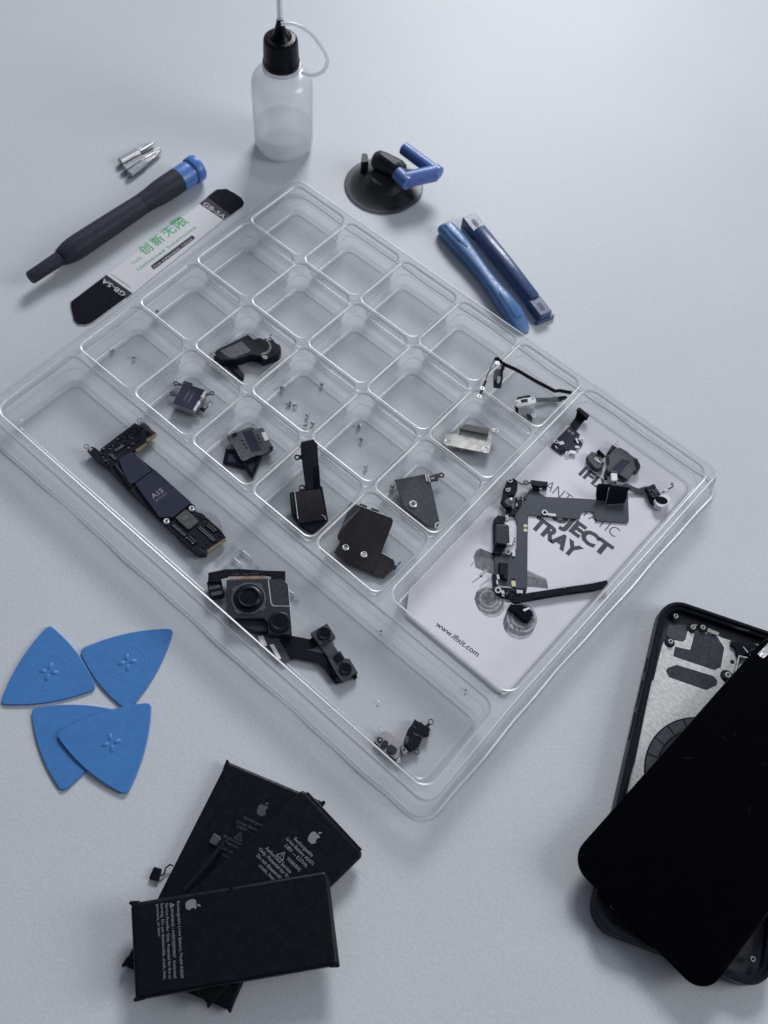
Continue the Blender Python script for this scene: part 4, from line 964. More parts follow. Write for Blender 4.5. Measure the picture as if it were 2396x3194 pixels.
mb = MB(); mb.prism(rounded([(158.72, -183.89), (159.77, -182.58), (166.28, -184.94), (165.49, -186.22)], .25), 1.6, 1.9, .05); mb.build('white_sticker', 'white', cn)
mb = MB(); mb.prism(rounded([(183.11, -175.34), (183.84, -174.39), (187.59, -175.7), (187.05, -177.02)], .4), 2., 3.2, .2); mb.build('side_component', 'flex', fcm)
mb = MB(); mb.prism([(192.21, -171.88), (192.56, -169.91), (193.67, -170.56), (193.28, -171.9)], F0, 2.6, .2); mb.build('side_component', 'flex', fcm)

# ------------------------------------------------------------------ flash bracket and black sensor holder
fb = thing('flash_bracket', 'silver metal bracket with three dark rubber pads in the long compartment corner', 'bracket', [(219.4, -182.35)][0])
MB().prism([(215.26, -185.1), (215.64, -179.5), (216.56, -179.24), (217.65, -178.58), (223.73, -179.03), (224.2, -179.44), (224.2, -180.47), (225.43, -181.62), (227.06, -182.2), (226.92, -182.78), (226.13, -183.03), (225.84, -185.03), (224.26, -185.23), (222.86, -185.21), (222.51, -185.82)], 1.4, 2.4, .12).build('plate', 'pinksteel', fb)
MB().prism([(215.18, -185.26), (215.61, -179.56), (216.15, -179.0), (217.88, -178.49), (223.39, -178.81), (224.27, -179.16), (224.37, -180.31), (225.44, -181.41), (227.23, -182.48), (226.46, -183.05), (226.28, -185.12), (224.24, -185.42), (222.89, -185.61), (222.31, -185.96)], .9, 1.6, .1).build('dark_backing', 'flex', fb)
mb = MB(); mb.prism(rounded([(215.49, -184.13), (215.48, -182.71), (217.4, -182.15), (217.53, -184.49)], .35), 2.4, 2.9, .1); pd_ = mb.build('pad', 'pad', fb); MB().prism(rect([(216.72, -183.41)][0], .75, .55, .6), 2.9, 3.0, .02).build('contact', 'nickel', pd_)
mb = MB(); mb.prism(rounded([(218.13, -185.03), (217.86, -182.39), (218.97, -181.77), (220.07, -182.46), (219.84, -185.11)], .45), 2.4, 3.3, .2); mb.build('pad', 'pad', fb)
mb = MB(); mb.prism(rounded([(220.81, -184.44), (220.46, -183.22), (221.01, -181.82), (223.96, -181.74), (224.31, -183.6), (223.56, -184.78), (221.94, -185.22)], .5), 2.4, 3.6, .25); mb.build('pad', 'pad', fb)
mb = MB(); mb.eyelet([(213.43, -180.07)][0], 2.8, .85, .5, .35, [(215.47, -180.37)][0], .9); mb.build('screw_tab', 'nickel', fb)
mb = MB(); mb.eyelet([(226.95, -184.58)][0], 2.1, .75, .3, .35, [(226.37, -183.13)][0], .6); mb.build('screw_tab', 'nickel', fb)
mb = MB(); mb.prism(rounded([(224.69, -180.78), (224.71, -179.48), (227.36, -179.65), (227.53, -181.62), (226.83, -182.12)], .3), 1.6, 3.8, .15); cl = mb.build('raised_clip', 'steel', fb); MB().lathe([(.46, 3.83), (.01, 3.83)], [(225.95, -180.41)][0], 16).build('hole', 'dark', cl)
bs = thing('sensor_holder', 'small black plastic holder with two wire eyelets beside the silver flash bracket', 'bracket', [(225.18, -172.19)][0])
MB().prism([(221.26, -168.36), (222.03, -168.52), (223.82, -168.09), (223.77, -167.74), (224.37, -167.54), (224.6, -167.97), (226.93, -167.45), (228.06, -167.3), (228.49, -167.96), (228.89, -169.04), (229.28, -169.21), (229.4, -169.88), (228.65, -170.56), (227.86, -171.27), (228.47, -172.67), (229.31, -175.4), (228.4, -176.99), (228.45, -178.53), (227.41, -179.37), (226.15, -178.76), (224.67, -178.8), (223.62, -177.42), (222.98, -175.92), (222.0, -173.28), (221.9, -170.62)], F0, 3.5, .25).build('holder', 'black', bs)
mb = MB(); mb.eyelet([(226.58, -164.92)][0], 2.6, 1.15, .85, .35, [(226.61, -167.38)][0], 1.3); mb.build('screw_eyelet', 'darksteel', bs)
mb = MB(); mb.eyelet([(229.87, -177.17)][0], 1.9, 1.1, .8, .35, [(228.12, -177.32)][0], .9); mb.build('screw_eyelet', 'darksteel', bs)
mb = MB(); mb.prism([(222.59, -171.38), (222.69, -170.98), (224.12, -170.74), (223.99, -171.18)], 3.4, 3.7, .05); mb.build('metal_insert', 'greysteel', bs)
mb = MB(); mb.prism([(224.32, -173.43), (224.62, -172.83), (228.1, -172.04), (228.12, -172.28), (226.37, -172.82), (226.17, -173.18)], 3.4, 3.7, .05); mb.build('metal_insert', 'greysteel', bs)
mb = MB(); mb.prism([(222.94, -175.81), (223.85, -175.25), (224.82, -176.2), (225.38, -177.51), (224.62, -178.45)], 3.3, 3.62, .05); mb.build('metal_insert', 'greysteel', bs)

# ------------------------------------------------------------------ vibration motor
tp = thing('vibration_motor', 'flat navy-topped vibration motor with silver edges and screw eyelets in a small compartment', 'motor', [(48.51, -123.82)][0])
zt = 5.2
q4 = [(43.65, -120.69), (54.14, -116.57), (58.33, -128.47), (48.3, -132.25)]
MB().prism(rounded(q4, .35), 1.1, zt, .25).build('casing', 'steel', tp)
mb = MB(); q5 = inset(ccw(q4), .28); mb.prism(q5, zt, zt+.05, .01); lb_ = mb.build('top_label', 'chip', tp)
mb = MB(); letter(mb, 'TAPTIC', [(50.57, -121.66)][0], [(52.59, -127.12)][0], zt+.07, .0, 1.0); letter(mb, 'ENGINE', [(48.67, -122.12)][0], [(50.56, -127.55)][0], zt+.07, -.01, .95); mb.build('label_print', 'print_grey', lb_)
mb = MB()
for a, b in ([(54.13, -117.2), (55.53, -121.12)], [(56.23, -122.94), (58.14, -128.26)]): MB().prism(bar(a, b, 1.1), 3.5, zt+.25, .2).build('bright_edge', 'nickel', tp)
for c, s in (([(40.06, -122.52)][0], [(43.01, -120.89)][0]), ([(42.94, -127.45)][0], [(45.09, -126.87)][0]), ([(55.7, -115.1)][0], [(54.11, -118.37)][0]), ([(59.04, -126.3)][0], [(57.31, -127.25)][0])): MB().eyelet(c, 3, 1.15, .62, .5, s, 1.2).build('screw_tab', 'greysteel', tp)
mb = MB(); mb.prism([(42.5, -120.21), (42.72, -119.22), (46.16, -117.72), (46.59, -118.38)], 2.8, 4.2, .2); mb.build('coil_guard', 'greysteel', tp)
mb = MB(); mb.prism([(57.26, -124.32), (58.05, -122.7), (59.58, -122.99), (59.71, -124.3)], 1.2, 2.4, .2); mb.tube([[(59.42, -123.15)][0]+(2.,), [(59.56, -121.85)][0]+(2.4,), [(59.28, -120.38)][0]+(2.6,)], .25, 8); mb.build('flex_tail', 'flex', tp)
mb = MB(); mb.prism(rect([(59.46, -120.29)][0], .7, 1.6, .3), 2.4, 2.9, .1); mb.build('flex_contact', 'nickel', tp)

# ------------------------------------------------------------------ sim reader and two sim trays
sr = thing('sim_reader', 'dark metal card reader with six slots and a white sticker on two black frames', 'card reader', [(86.42, -121.97)][0])
MB().prism([(77.49, -126.91), (78.2, -124.56), (79.36, -121.5), (80.49, -118.29), (81.52, -116.19), (84.0, -115.54), (85.47, -112.9), (87.78, -113.54), (93.36, -116.1), (96.08, -116.96), (96.74, -117.89), (96.77, -119.62), (95.8, -122.72), (93.36, -126.0), (91.84, -131.13), (90.75, -131.45), (83.37, -128.84), (78.84, -127.58)], 2.2, 3.4, .15).build('plate', 'greysteel', sr)
MB().prism([(80.94, -120.77), (82.98, -116.93), (93.49, -121.7), (91.08, -125.5)], 3.4, 3.5, .02).build('dark_strip', 'chip', sr)
MB().prism(rounded([(87.21, -115.38), (88.14, -113.66), (92.15, -115.58), (91.38, -117.42)], .2), 3.4, 3.65, .03).build('white_sticker', 'white', sr)
for c in [(83.99, -123.92), (85.95, -124.73), (87.89, -125.44), (86.78, -117.38), (88.55, -118.22), (90.52, -118.97)]:
    mb = MB(); mb.prism(rounded(rect(c, 1.35, .8, .45), .2), 3.4, 3.46, .01); mb.build('contact_slot', 'dark', sr)
mb = MB(); mb.prism([(78.3, -124.64), (79.15, -122.72), (80.55, -123.63), (79.78, -125.48)], 3.2, 3.9, .15); mb.build('black_corner', 'black', sr)
mb = MB(); mb.prism([(94.97, -117.99), (95.81, -116.92), (96.85, -117.99), (96.76, -119.6)], 3.2, 3.8, .1); mb.build('black_corner', 'black', sr)
for c, s in (([(81.96, -115.19)][0], [(82.69, -117.05)][0]), ([(98.11, -118.55)][0], [(95.82, -119.89)][0]), ([(77.58, -126.66)][0], [(79.49, -126.41)][0])): MB().eyelet(c, 3.2, 1.05, .7, .35, s, .8).build('screw_tab', 'steel', sr)
mb = MB(); rnd = random.Random(21); scatter(mb, [(91.76, -131.04), (93.26, -126.37), (95.75, -122.67), (91.27, -129.6)], 14, 3.3, (.25, .6), 0); scatter(mb, [(78.1, -127.17), (79.06, -125.98), (89.53, -130.7), (87.43, -130.5)], 9, 3.3, (.25, .7), 0); mb.build('solder_points', 'steel', sr)
def frame(label, q, z0, z1, w):
    q = ccw(q); o = thing('sim_tray', label, 'sim tray', (q[0][0], q[0][1], z0))
    mb = MB(); i_ = [tuple(v) for v in inset(q, w)]; lo = [mb.loop([(p[0], p[1], z) for p in pp]) for pp, z in ((q, z0), (q, z1-.15), ([tuple(v) for v in inset(q, .15)], z1), ([tuple(v) for v in inset(q, w-.15)], z1), (i_, z1-.15), (i_, z0))]
    for a, b in zip(lo, lo[1:]+lo[:1]): mb.bridge(a, b)
    mb.build('outer_frame', 'blackgloss', o)
    MB().prism(i_, z0, z0+.35, .05).build('inner_shelf', 'chip', o)
frame('black sim tray sticking out to the lower left under the card reader', [(80.86, -131.19), (86.67, -126.1), (93.81, -133.02), (85.14, -137.23)], F0, 1.9, 1.6)
frame('black sim tray poking out steeply below the card reader, point downward', [(92.48, -132.34), (100.55, -134.41), (95.25, -123.1), (87.06, -121.54)], 1.0, 2.6, 1.5)

# ------------------------------------------------------------------ loudspeaker
ls = thing('loudspeaker', 'black loudspeaker module with a rectangular metal window and pale curved strip', 'speaker', [(49.64, -86.08)][0])
MB().prism([(42.07, -100.62), (41.39, -97.67), (45.32, -81.34), (49.34, -81.58), (50.32, -79.13), (52.58, -78.36), (53.84, -75.02), (56.11, -75.44), (58.5, -75.97), (60.04, -75.43), (61.69, -76.19), (62.9, -77.83), (63.76, -80.26), (60.66, -87.39), (58.38, -86.58), (54.78, -88.98), (51.87, -95.82), (46.78, -100.8)], F0, 5.6, .35).build('housing', 'black', ls)
MB().prism([(42.81, -97.44), (46.2, -86.38), (53.34, -87.32), (50.76, -95.81), (48.91, -97.13)], 5.6, 5.75, .05).build('metal_window', 'greysteel', ls)
mb = MB()
arc = [(53.27, -78.28), (55.4, -78.35), (57.51, -79.36), (58.65, -81.3), (58.53, -83.28), (57.73, -84.75)]
mb.sheet([[(*p, 5.75), (p[0]+(1.4 if True else 0)*math.cos(.6-k*.35), p[1]+1.4*math.sin(.6-k*.35), 5.75)] for k, p in enumerate(arc)], .12)
mb.build('curved_strip', 'tan', ls)
mb = MB(); 
for c, s in (([(41.17, -100.85)][0], [(43.18, -100.3)][0]), ([(54.3, -76.44)][0], [(54.26, -78.14)][0]), ([(60.57, -85.37)][0], [(59.15, -85.81)][0])): mb.eyelet(c, 5.7, .95, .4, .5, s, .8)
mb.eyelet([(58.72, -88.69)][0], 1.8, 1., .5, .4, [(58.55, -87.0)][0], .7)
mb.build('screw_tab', 'steel', ls)
mb = MB(); mb.prism(rounded([(46.46, -99.05), (52.26, -95.81), (58.17, -97.02), (59.83, -99.06), (59.41, -100.14)], .6), F0, 2.6, .5); mb.build('rubber_foot', 'black', ls)
mb = MB(); mb.tube([[(53.49, -74.69)][0]+(5.6,), [(53.91, -74.86)][0]+(6.6,)], .35, 8); mb.build('spring_pin', 'greysteel', ls)

# ------------------------------------------------------------------ long speaker bar leaning on the compartment corner
eb = thing('speaker_bar', 'long black speaker bar leaning on a compartment corner, brown metal plate at its foot', 'speaker', [(125.34, -124.49)][0])
top = [(108.6, -112.17, 15.6), (111.52, -107.45, 15.6), (114.09, -107.87, 15.0), (127.95, -121.14, 8.6), (123.66, -125.16, 8.6), (117.14, -119.94, 11.4), (110.18, -114.18, 14.8)]
MB().prism(top, 3.2, None, .3).build('bar_body', 'black', eb)
mb = MB(); mb.prism([(119.05, -116.47, 11.7), (120.62, -113.88, 12.0), (127.88, -120.62, 8.7), (125.84, -123.13, 8.6)], 1., None, .2); mb.build('raised_rib', 'blackgloss', eb)
mb = MB(); mb.prism([(126.19, -119.62, 8.0), (126.99, -118.71, 7.8), (138.25, -127.22, 4.2), (138.27, -128.37, 4.0), (137.24, -135.98, 2.6), (130.58, -136.92, 3.2), (125.39, -136.04, 4.4), (118.98, -130.46, 7.2), (119.93, -128.67, 7.6)], 2.6, None, .3); mb.build('lower_body', 'black', eb)
mb = MB(); mb.prism([(120.42, -129.17, 8.3), (127.66, -120.96, 8.7), (137.93, -128.02, 4.9), (130.54, -137.48, 4.2)], .5, None, .12); pl = mb.build('metal_plate', 'brownsteel', eb)
mb = MB(); e0, e1 = [(120.58, -129.09)][0]+(8.45,), [(129.32, -136.29)][0]+(4.9,); mb.tube([e0, e1], .16, 8); mb.tube([e0, [(121.67, -127.7)][0]+(8.6,)], .14, 8); mb.tube([[(135.59, -128.3)][0]+(5.4,), [(136.95, -127.89)][0]+(5.2,), [(138.17, -128.53)][0]+(4.9,)], .14, 8); mb.build('bright_edge', 'nickel', pl)
mb = MB(); mb.prism([(119.79, -130.69, 7.6), (120.64, -129.72, 7.8), (126.99, -135.25, 4.9), (126.05, -135.79, 4.9)], .3, None, .08); mb.build('side_gasket', 'padgrey', eb)
mb = MB(); mb.eyelet([(110.66, -116.94)][0], 11, 1.35, .75, .5, [(112.12, -115.35)][0], 2.0); mb.build('screw_tab', 'darksteel', eb)
mb = MB(); mb.eyelet([(121.32, -125.29)][0], 8.2, 1.35, .75, .5, [(122.58, -124.33)][0], 2.2); mb.build('screw_tab', 'darksteel', eb)

# ------------------------------------------------------------------ shields
bsd = thing('metal_shield', 'large dark bronze metal shield plate with two silver-ringed holes', 'shield plate', [(154.15, -122.95)][0])
MB().prism([(141.61, -116.86, 7.6), (141.98, -115.8, 7.7), (158.0, -109.75, 7.0), (159.89, -110.28, 6.8), (160.71, -111.67, 6.6), (165.62, -124.4, 4.4), (168.24, -132.33, 2.6), (167.81, -133.1, 2.5), (157.44, -136.85, 2.6), (150.63, -136.84, 3.2), (149.36, -131.74, 4.3), (147.82, -131.63, 4.6), (146.78, -130.61, 4.8)], .5, None, .1).build('plate', 'brownsteel', bsd)
MB().prism([(165.22, -123.85, 3.4), (170.79, -122.31, 2.9), (172.35, -123.2, 2.6), (173.55, -126.3, 2.3), (173.12, -131.5, 1.8), (167.79, -133.05, 2.1)], .5, None, .1).build('lower_wing', 'brownsteel', bsd)
mb = MB()
for (a, b), za in (([(141.57, -116.3), (158.43, -109.99)], (7.75, 7.1)), ([(165.31, -123.64), (170.55, -122.61)], (3.5, 3.))):
    MB().tube([(*a, za[0]), (*b, za[1])], .14, 8).build('bright_edge', 'nickel', bsd)
for c, z in (([(152.72, -132.18)][0], 3.9), ([(160.42, -129.38)][0], 3.75)):
    mb = MB(); mb.lathe([(.85, z), (1.15, z+.25), (1.3, z+.2), (1.5, z-.05)], c, 22); rg = mb.build('ringed_hole', 'nickel', bsd); MB().lathe([(.9, z+.02), (.01, z+.02)], c, 18).build('hole_floor', 'ink3', rg)
mb = MB()
for a, b in ([(144.29, -114.21), (147.6, -113.11)], [(149.33, -112.48), (152.7, -111.33)]):
    MB().prism(rounded(bar(a, b, 1.3), .4), 6.4, 7.1, .15).build('spring_finger', 'darksteel', bsd)
mb = MB(); mb.prism([(172.23, -123.81), (173.77, -123.02), (174.21, -124.82), (173.73, -126.2)], 1.4, 2.2, .2); mb.build('side_clip', 'darksteel', bsd)
mb = MB(); mb.tube([[(173.67, -122.86)][0]+(2.,), [(173.8, -121.18)][0]+(3.,)], .25, 8); mb.build('side_clip', 'darksteel', bsd)
gs = thing('metal_shield', 'grey steel shield plate with a slotted tab at its upper right corner', 'shield plate', [(159.45, -92.64)][0])
MB().prism([(146.55, -93.53, 4.6), (148.34, -91.23, 4.6), (154.39, -82.35, 4.6), (158.74, -83.55, 4.4), (173.69, -95.22, 2.8), (174.45, -97.34, 2.6), (172.97, -99.57, 2.4), (170.07, -100.15, 2.5), (158.18, -100.58, 3.2), (151.9, -96.87, 4.0)], .45, None, .1).build('plate', 'greysteel', gs)
mb = MB()
for a, b in ([(154.64, -82.27), (157.53, -84.64)], [(155.61, -81.64), (158.6, -83.99)]): MB().prism(bar(a, b, .55), 4.3, 4.95, .1).build('bright_rib', 'white', gs)
mb = MB(); mb.prism([(156.39, -81.86), (158.26, -78.01), (160.79, -80.74), (158.7, -83.39)], 4.0, 4.5, .08); mb.eyelet([(160.04, -77.6)][0], 4.5, 1.3, .65, .45, [(158.27, -80.1)][0], 1.9); tb = mb.build('slotted_tab', 'darksteel', gs)
MB().prism(rounded([(157.36, -82.15), (158.17, -80.56), (159.07, -81.24), (158.17, -82.78)], .2), 4.5, 4.56, .01).build('slot', 'ink3', tb)
c = [(160.0, -96.91)][0]; mb = MB(); mb.lathe([(.9, 3.75), (1.3, 3.95), (1.75, 3.7)], c, 24); rv = mb.build('rivet', 'nickel', gs); MB().lathe([(.95, 3.78), (.01, 3.78)], c, 18).build('rivet_centre', 'greysteel', rv)
mb = MB(); mb.tube([[(174.02, -98.65)][0]+(2.8,), [(173.19, -97.44)][0]+(3.,), [(173.74, -95.93)][0]+(3.1,)], .4, 8); mb.build('edge_clip', 'nickel', gs)
gb = thing('metal_bracket', 'pale gold bracket with a folded lip and two countersunk holes', 'bracket', [(156.32, -53.05)][0])
MB().prism([(147.49, -59.82), (151.31, -55.53), (150.16, -52.63), (152.1, -51.14), (162.05, -46.06), (163.74, -44.94), (168.43, -54.23), (167.73, -55.02), (165.36, -56.05), (150.6, -64.6)], 3.5, 4.1, .12).build('plate', 'gold', gb)
mb = MB(); mb.sheet([[[(150.69, -52.91)][0]+(4.1,), [(162.08, -46.12)][0]+(4.1,)], [[(150.76, -53.74)][0]+(6.0,), [(162.27, -47.29)][0]+(6.2,)], [[(151.88, -51.0)][0]+(7.3,), [(161.21, -45.58)][0]+(7.3,)]], .4); lp_ = mb.build('folded_lip', 'gold', gb); MB().tube([[(150.69, -53.09)][0]+(4.4,), [(162.13, -46.25)][0]+(4.4,)], .28, 8).build('bright_edge', 'nickel', lp_)
mb = MB(); mb.eyelet([(163.5, -42.84)][0], 5, 1.4, .5, .45, [(161.84, -43.86)][0], 2.2); mb.build('screw_tab', 'gold', gb)
for c in [(151.22, -62.31), (166.03, -53.72)]:
    mb = MB(); mb.lathe([(.5, 3.9), (.55, 4.0), (1.2, 4.12), (1.45, 4.35), (1.75, 4.35), (1.9, 4.1)], c, 24); bo = mb.build('countersunk_hole', 'nickel', gb); MB().lathe([(.55, 4.03), (.01, 4.03)], c, 16).build('hole', 'dark', bo)

# ------------------------------------------------------------------ thin flex cable with a power button, leaning in the corner compartment
pf = thing('button_flex', 'thin black flex strip standing bent over the compartment wall with small eyelets', 'flex cable', [(153.56, -8.62)][0])
def strip(mb, pts3, w):
    mb.sheet([[(x, y, z+w/2), (x, y, z-w/2)] for x, y, z in pts3], .3)
mb = MB(); strip(mb, [[(142.43, -19.84)][0]+(17.,), [(143.33, -18.64)][0]+(16.5,), [(146.39, -17.63)][0]+(14.5,), [(152.74, -14.81)][0]+(12.8,), [(161.06, -12.3)][0]+(10.6,), [(168.71, -9.86)][0]+(9.,), [(171.01, -9.22)][0]+(8.6,), [(172.35, -7.25)][0]+(8.4,), [(177.07, -4.14)][0]+(8.,)], 2.4); mb.build('long_strip', 'flex', pf)
mb = MB(); strip(mb, [[(142.62, -19.87)][0]+(17.,), [(143.46, -22.85)][0]+(16.8,), [(145.37, -28.0)][0]+(16.6,), [(146.63, -32.28)][0]+(16.2,)], 1.8); mb.prism([(146.36, -31.73), (147.03, -31.23), (148.91, -36.35), (150.19, -40.01), (149.43, -40.39), (147.35, -35.73)], 15.3, 15.6, .05); mb.build('short_strip', 'flex', pf)
for c, z in (([(144.91, -21.09)][0], 17.2), ([(148.07, -36.07)][0], 15.9), ([(149.77, -40.45)][0], 15.9)): MB().eyelet(c, z, 1.05, .35, .4, None).build('screw_eyelet', 'nickel', pf)
mb = MB(); mb.sheet([[[(145.77, -18.79)][0]+(14.,), [(147.62, -18.26)][0]+(14.,)], [[(146.05, -18.38)][0]+(10.5,), [(147.31, -17.54)][0]+(10.5,)], [[(142.85, -18.28)][0]+(8.,), [(146.5, -16.62)][0]+(8.,)], [[(144.81, -21.32)][0]+(5.6,), [(148.28, -18.37)][0]+(5.6,)], [[(147.89, -24.53)][0]+(4.2,), [(150.67, -22.6)][0]+(4.2,)]], .3); bk = mb.build('button_mount', 'darksteel', pf)
mb = MB(); mb.prism(rounded([(145.97, -19.89), (146.5, -18.65), (147.39, -18.89), (148.74, -21.77), (147.85, -22.32)], .4), 5.6, 6.6, .2); mb.build('white_button', 'white', bk)
bp = thing('button_plate', 'little white metal plate with a dark square hole on a grey flex strip', 'button', [(163.01, -18.63)][0])
MB().prism(rounded([(159.18, -23.01), (161.01, -19.26), (164.32, -15.02), (166.12, -15.26), (167.25, -16.77), (165.88, -20.0), (162.58, -24.57), (161.32, -24.69)], .5), 2.6, 3.4, .15).build('plate', 'white', bp)
mb = MB(); mb.prism(rounded([(160.91, -20.42), (162.89, -17.88), (164.21, -19.13), (162.32, -21.65)], .15), 3.4, 3.5, .02); mb.build('switch_hole', 'dark', bp)
for c in [(160.72, -23.07), (164.73, -16.18)]: MB().lathe([(.4, 3.44), (.01, 3.45)], c, 14).build('screw_hole', 'dark', bp)
mb = MB(); mb.prism([(158.88, -19.79), (162.14, -15.09), (163.15, -15.36), (159.67, -20.12)], 1.2, 3., .2); mb.prism([(160.77, -24.24), (162.5, -23.67), (164.16, -26.0), (163.12, -26.28)], 1., 1.8, .2); mb.build('black_backing', 'flex', bp)
mb = MB(); mb.sheet([[[(165.2, -13.91)][0]+(2.,), [(166.62, -15.45)][0]+(2.,)], [[(169.47, -8.8)][0]+(1.2,), [(171.14, -10.33)][0]+(1.2,)], [[(172.09, -5.78)][0]+(1.5,), [(174.43, -7.53)][0]+(1.4,)], [[(175.51, -5.21)][0]+(5.,), [(176.92, -5.67)][0]+(5.,)]], .2); mb.build('flex_strip', 'flexblue', bp)
wt_ = thing('wire_eyelet', 'tiny white ring eyelet with a short black tail', 'eyelet', [(170.08, -21.57)][0])
mb = MB(); mb.eyelet([(170.29, -22.12)][0], 1.8, 1.05, .5, .4, None); mb.build('ring', 'nickel', wt_)
mb = MB(); mb.prism([(167.14, -23.06), (169.42, -22.66), (171.19, -24.17), (170.96, -25.08), (168.47, -24.63)], .9, 1.5, .1); mb.build('tail', 'flex', wt_)

# ------------------------------------------------------------------ small flex board near the card's top corner
C0 = 1.12    # card surface
wf = thing('antenna_flex', 'small black flex board with a square-ended tail near the card top corner', 'flex cable', [(188.93, -17.16)][0])
mb = MB(); mb.sheet([[[(185.61, -14.76)][0]+(1.6,), [(189.7, -15.9)][0]+(1.6,)], [[(185.27, -10.02)][0]+(1.8,), [(189.26, -9.95)][0]+(1.8,)], [[(184.27, -8.18)][0]+(3.6,), [(189.83, -7.98)][0]+(3.6,)]], .25); mb.build('flex_tail', 'flex', wf)
mb = MB(); mb.prism(rounded([(183.5, -7.81), (183.6, -5.67), (189.87, -5.97), (190.33, -8.91)], .4), 3.4, 4.8, .25); mb.build('tail_connector', 'flex', wf)
MB().prism([(185.75, -24.7), (185.95, -15.53), (192.18, -15.78), (192.29, -18.19), (195.97, -19.0), (196.37, -20.27), (195.57, -22.66), (195.35, -25.15), (192.84, -26.53), (192.21, -30.37), (186.06, -30.31), (185.8, -29.26)], 1.3, 1.9, .12).build('flex_board', 'chip', wf)
mb = MB(); mb.prism(rect([(187.43, -17.84)][0], 1.5, 1.3, .9), 1.9, 2.05, .03); mb.build('gold_pad', 'tan', wf)
mb = MB(); mb.prism(rect([(189.31, -17.86)][0], 1.5, 1.3, .9), 1.9, 2.05, .03); mb.build('gold_pad', 'tan', wf)
mb = MB()
for q, w, h, a in (([(188.66, -25.97)][0], 2.5, 1.8, 1.0), ([(193.19, -19.99)][0], 2.9, .9, -.55), ([(195.2, -22.68)][0], 2.2, 1.1, .8), ([(195.38, -26.41)][0], 2.8, 1.9, .5), ([(188.18, -29.38)][0], 1.6, .8, -.4)): mb.prism(rounded(rect(q, w, h, a), .3), 1.9, 2.5, .15)
mb.build('solder_pads', 'nickel', wf)
mb = MB()
for c, s in (([(186.5, -26.92)][0], [(188.0, -26.22)][0]), ([(193.9, -28.43)][0], [(194.17, -27.07)][0]), ([(193.88, -16.74)][0], [(193.48, -18.92)][0])): mb.eyelet(c, 2.4, 1.0, .55, .35, s, .8)
mb.build('screw_eyelet', 'nickel', wf)
mb = MB(); rnd = random.Random(31); scatter(mb, [(185.94, -29.45), (189.64, -26.94), (193.26, -27.11), (191.14, -30.4)], 16, 1.9, (.3, .8)); scatter(mb, [(190.83, -20.23), (194.95, -18.98), (196.09, -19.88), (192.56, -21.24)], 10, 1.9, (.3, .8)); mb.build('surface_components', 'pcb', wf)

# ------------------------------------------------------------------ ear speaker with sensor cable
es = thing('ear_speaker', 'dark grey ear speaker with ribbon cable leading to a pale oval sensor ring', 'speaker', [(213.38, -15.1)][0])
MB().prism([(201.54, -24.39), (201.66, -20.92), (203.26, -20.38), (205.42, -19.96), (209.61, -22.11), (210.07, -23.27), (209.42, -26.42), (208.11, -27.34), (203.9, -26.21)], 1.2, 3.8, .3).build('sensor_block', 'padgrey', es)
mb = MB(); mb.sheet([[[(203.43, -19.57)][0]+(3.6,), [(207.7, -20.06)][0]+(3.6,)], [[(203.91, -19.65)][0]+(6.4,), [(208.43, -20.53)][0]+(6.4,)]], .4); mb.build('raised_fin', 'flex', es)
mb = MB(); mb.prism([(204.7, -23.38), (205.45, -20.1), (208.55, -21.04), (208.39, -23.62), (205.73, -24.01)], 3.8, 4.1, .08); mp_ = mb.build('metal_mesh', 'nickel', es)
mb = MB()
for c in [(205.71, -21.22), (205.63, -23.22), (206.95, -22.3), (207.93, -22.66)]: mb.lathe([(.35, 4.13), (.01, 4.13)], c, 10)
mb.build('mesh_holes', 'dark', mp_)
MB().prism([(207.37, -17.02), (206.49, -11.81), (209.46, -11.49), (210.07, -10.59), (213.66, -10.12), (216.91, -10.61), (219.34, -10.26), (222.61, -12.62), (223.24, -13.94), (222.93, -16.0), (221.84, -16.52), (222.33, -21.41), (221.5, -22.82), (217.01, -22.94), (213.68, -25.13), (211.87, -24.62), (210.92, -20.42)], 1.2, 4.4, .4).build('speaker_body', 'padgrey', es)
mb = MB(); mb.prism([(213.35, -23.7), (213.54, -13.64), (218.08, -13.54), (218.71, -17.72), (217.94, -21.92), (214.59, -24.44)], 4.4, 4.6, .05); mb.build('face_frame', 'chipgrey', es)
mb = MB(); mb.prism([(213.68, -23.16), (214.1, -15.25), (217.86, -13.63), (217.77, -21.72)], 4.6, 4.75, .05); mb.build('face_pad', 'chip', es)
mb = MB(); mb.prism([(218.72, -11.97), (219.09, -10.35), (222.63, -12.77), (222.88, -16.03)], 4.0, 4.9, .3); mb.build('end_block', 'black', es)
mb = MB(); mb.prism([(207.73, -17.03), (206.63, -12.22), (208.5, -12.09), (208.58, -17.19)], 4, 5., .3); mb.build('end_block', 'black', es)
mb = MB(); mb.eyelet([(207.57, -9.15)][0], 4, 1.2, .65, .4, [(209.71, -9.75)][0], 1.0); mb.build('screw_eyelet', 'nickel', es)
mb = MB(); mb.prism([(216.68, -22.11), (220.34, -19.31), (221.15, -14.75), (221.93, -15.92), (222.19, -20.61), (221.19, -21.99), (218.92, -25.05)], 2.2, 3.1, .1); mb.build('contact_flex', 'flexblue', es)
mb = MB(); mb.prism(rounded([(214.62, -24.71), (216.58, -22.56), (219.13, -25.94), (217.23, -28.1)], .6), 3.3, 4.3, .15); mb.build('silver_contact', 'white', es)
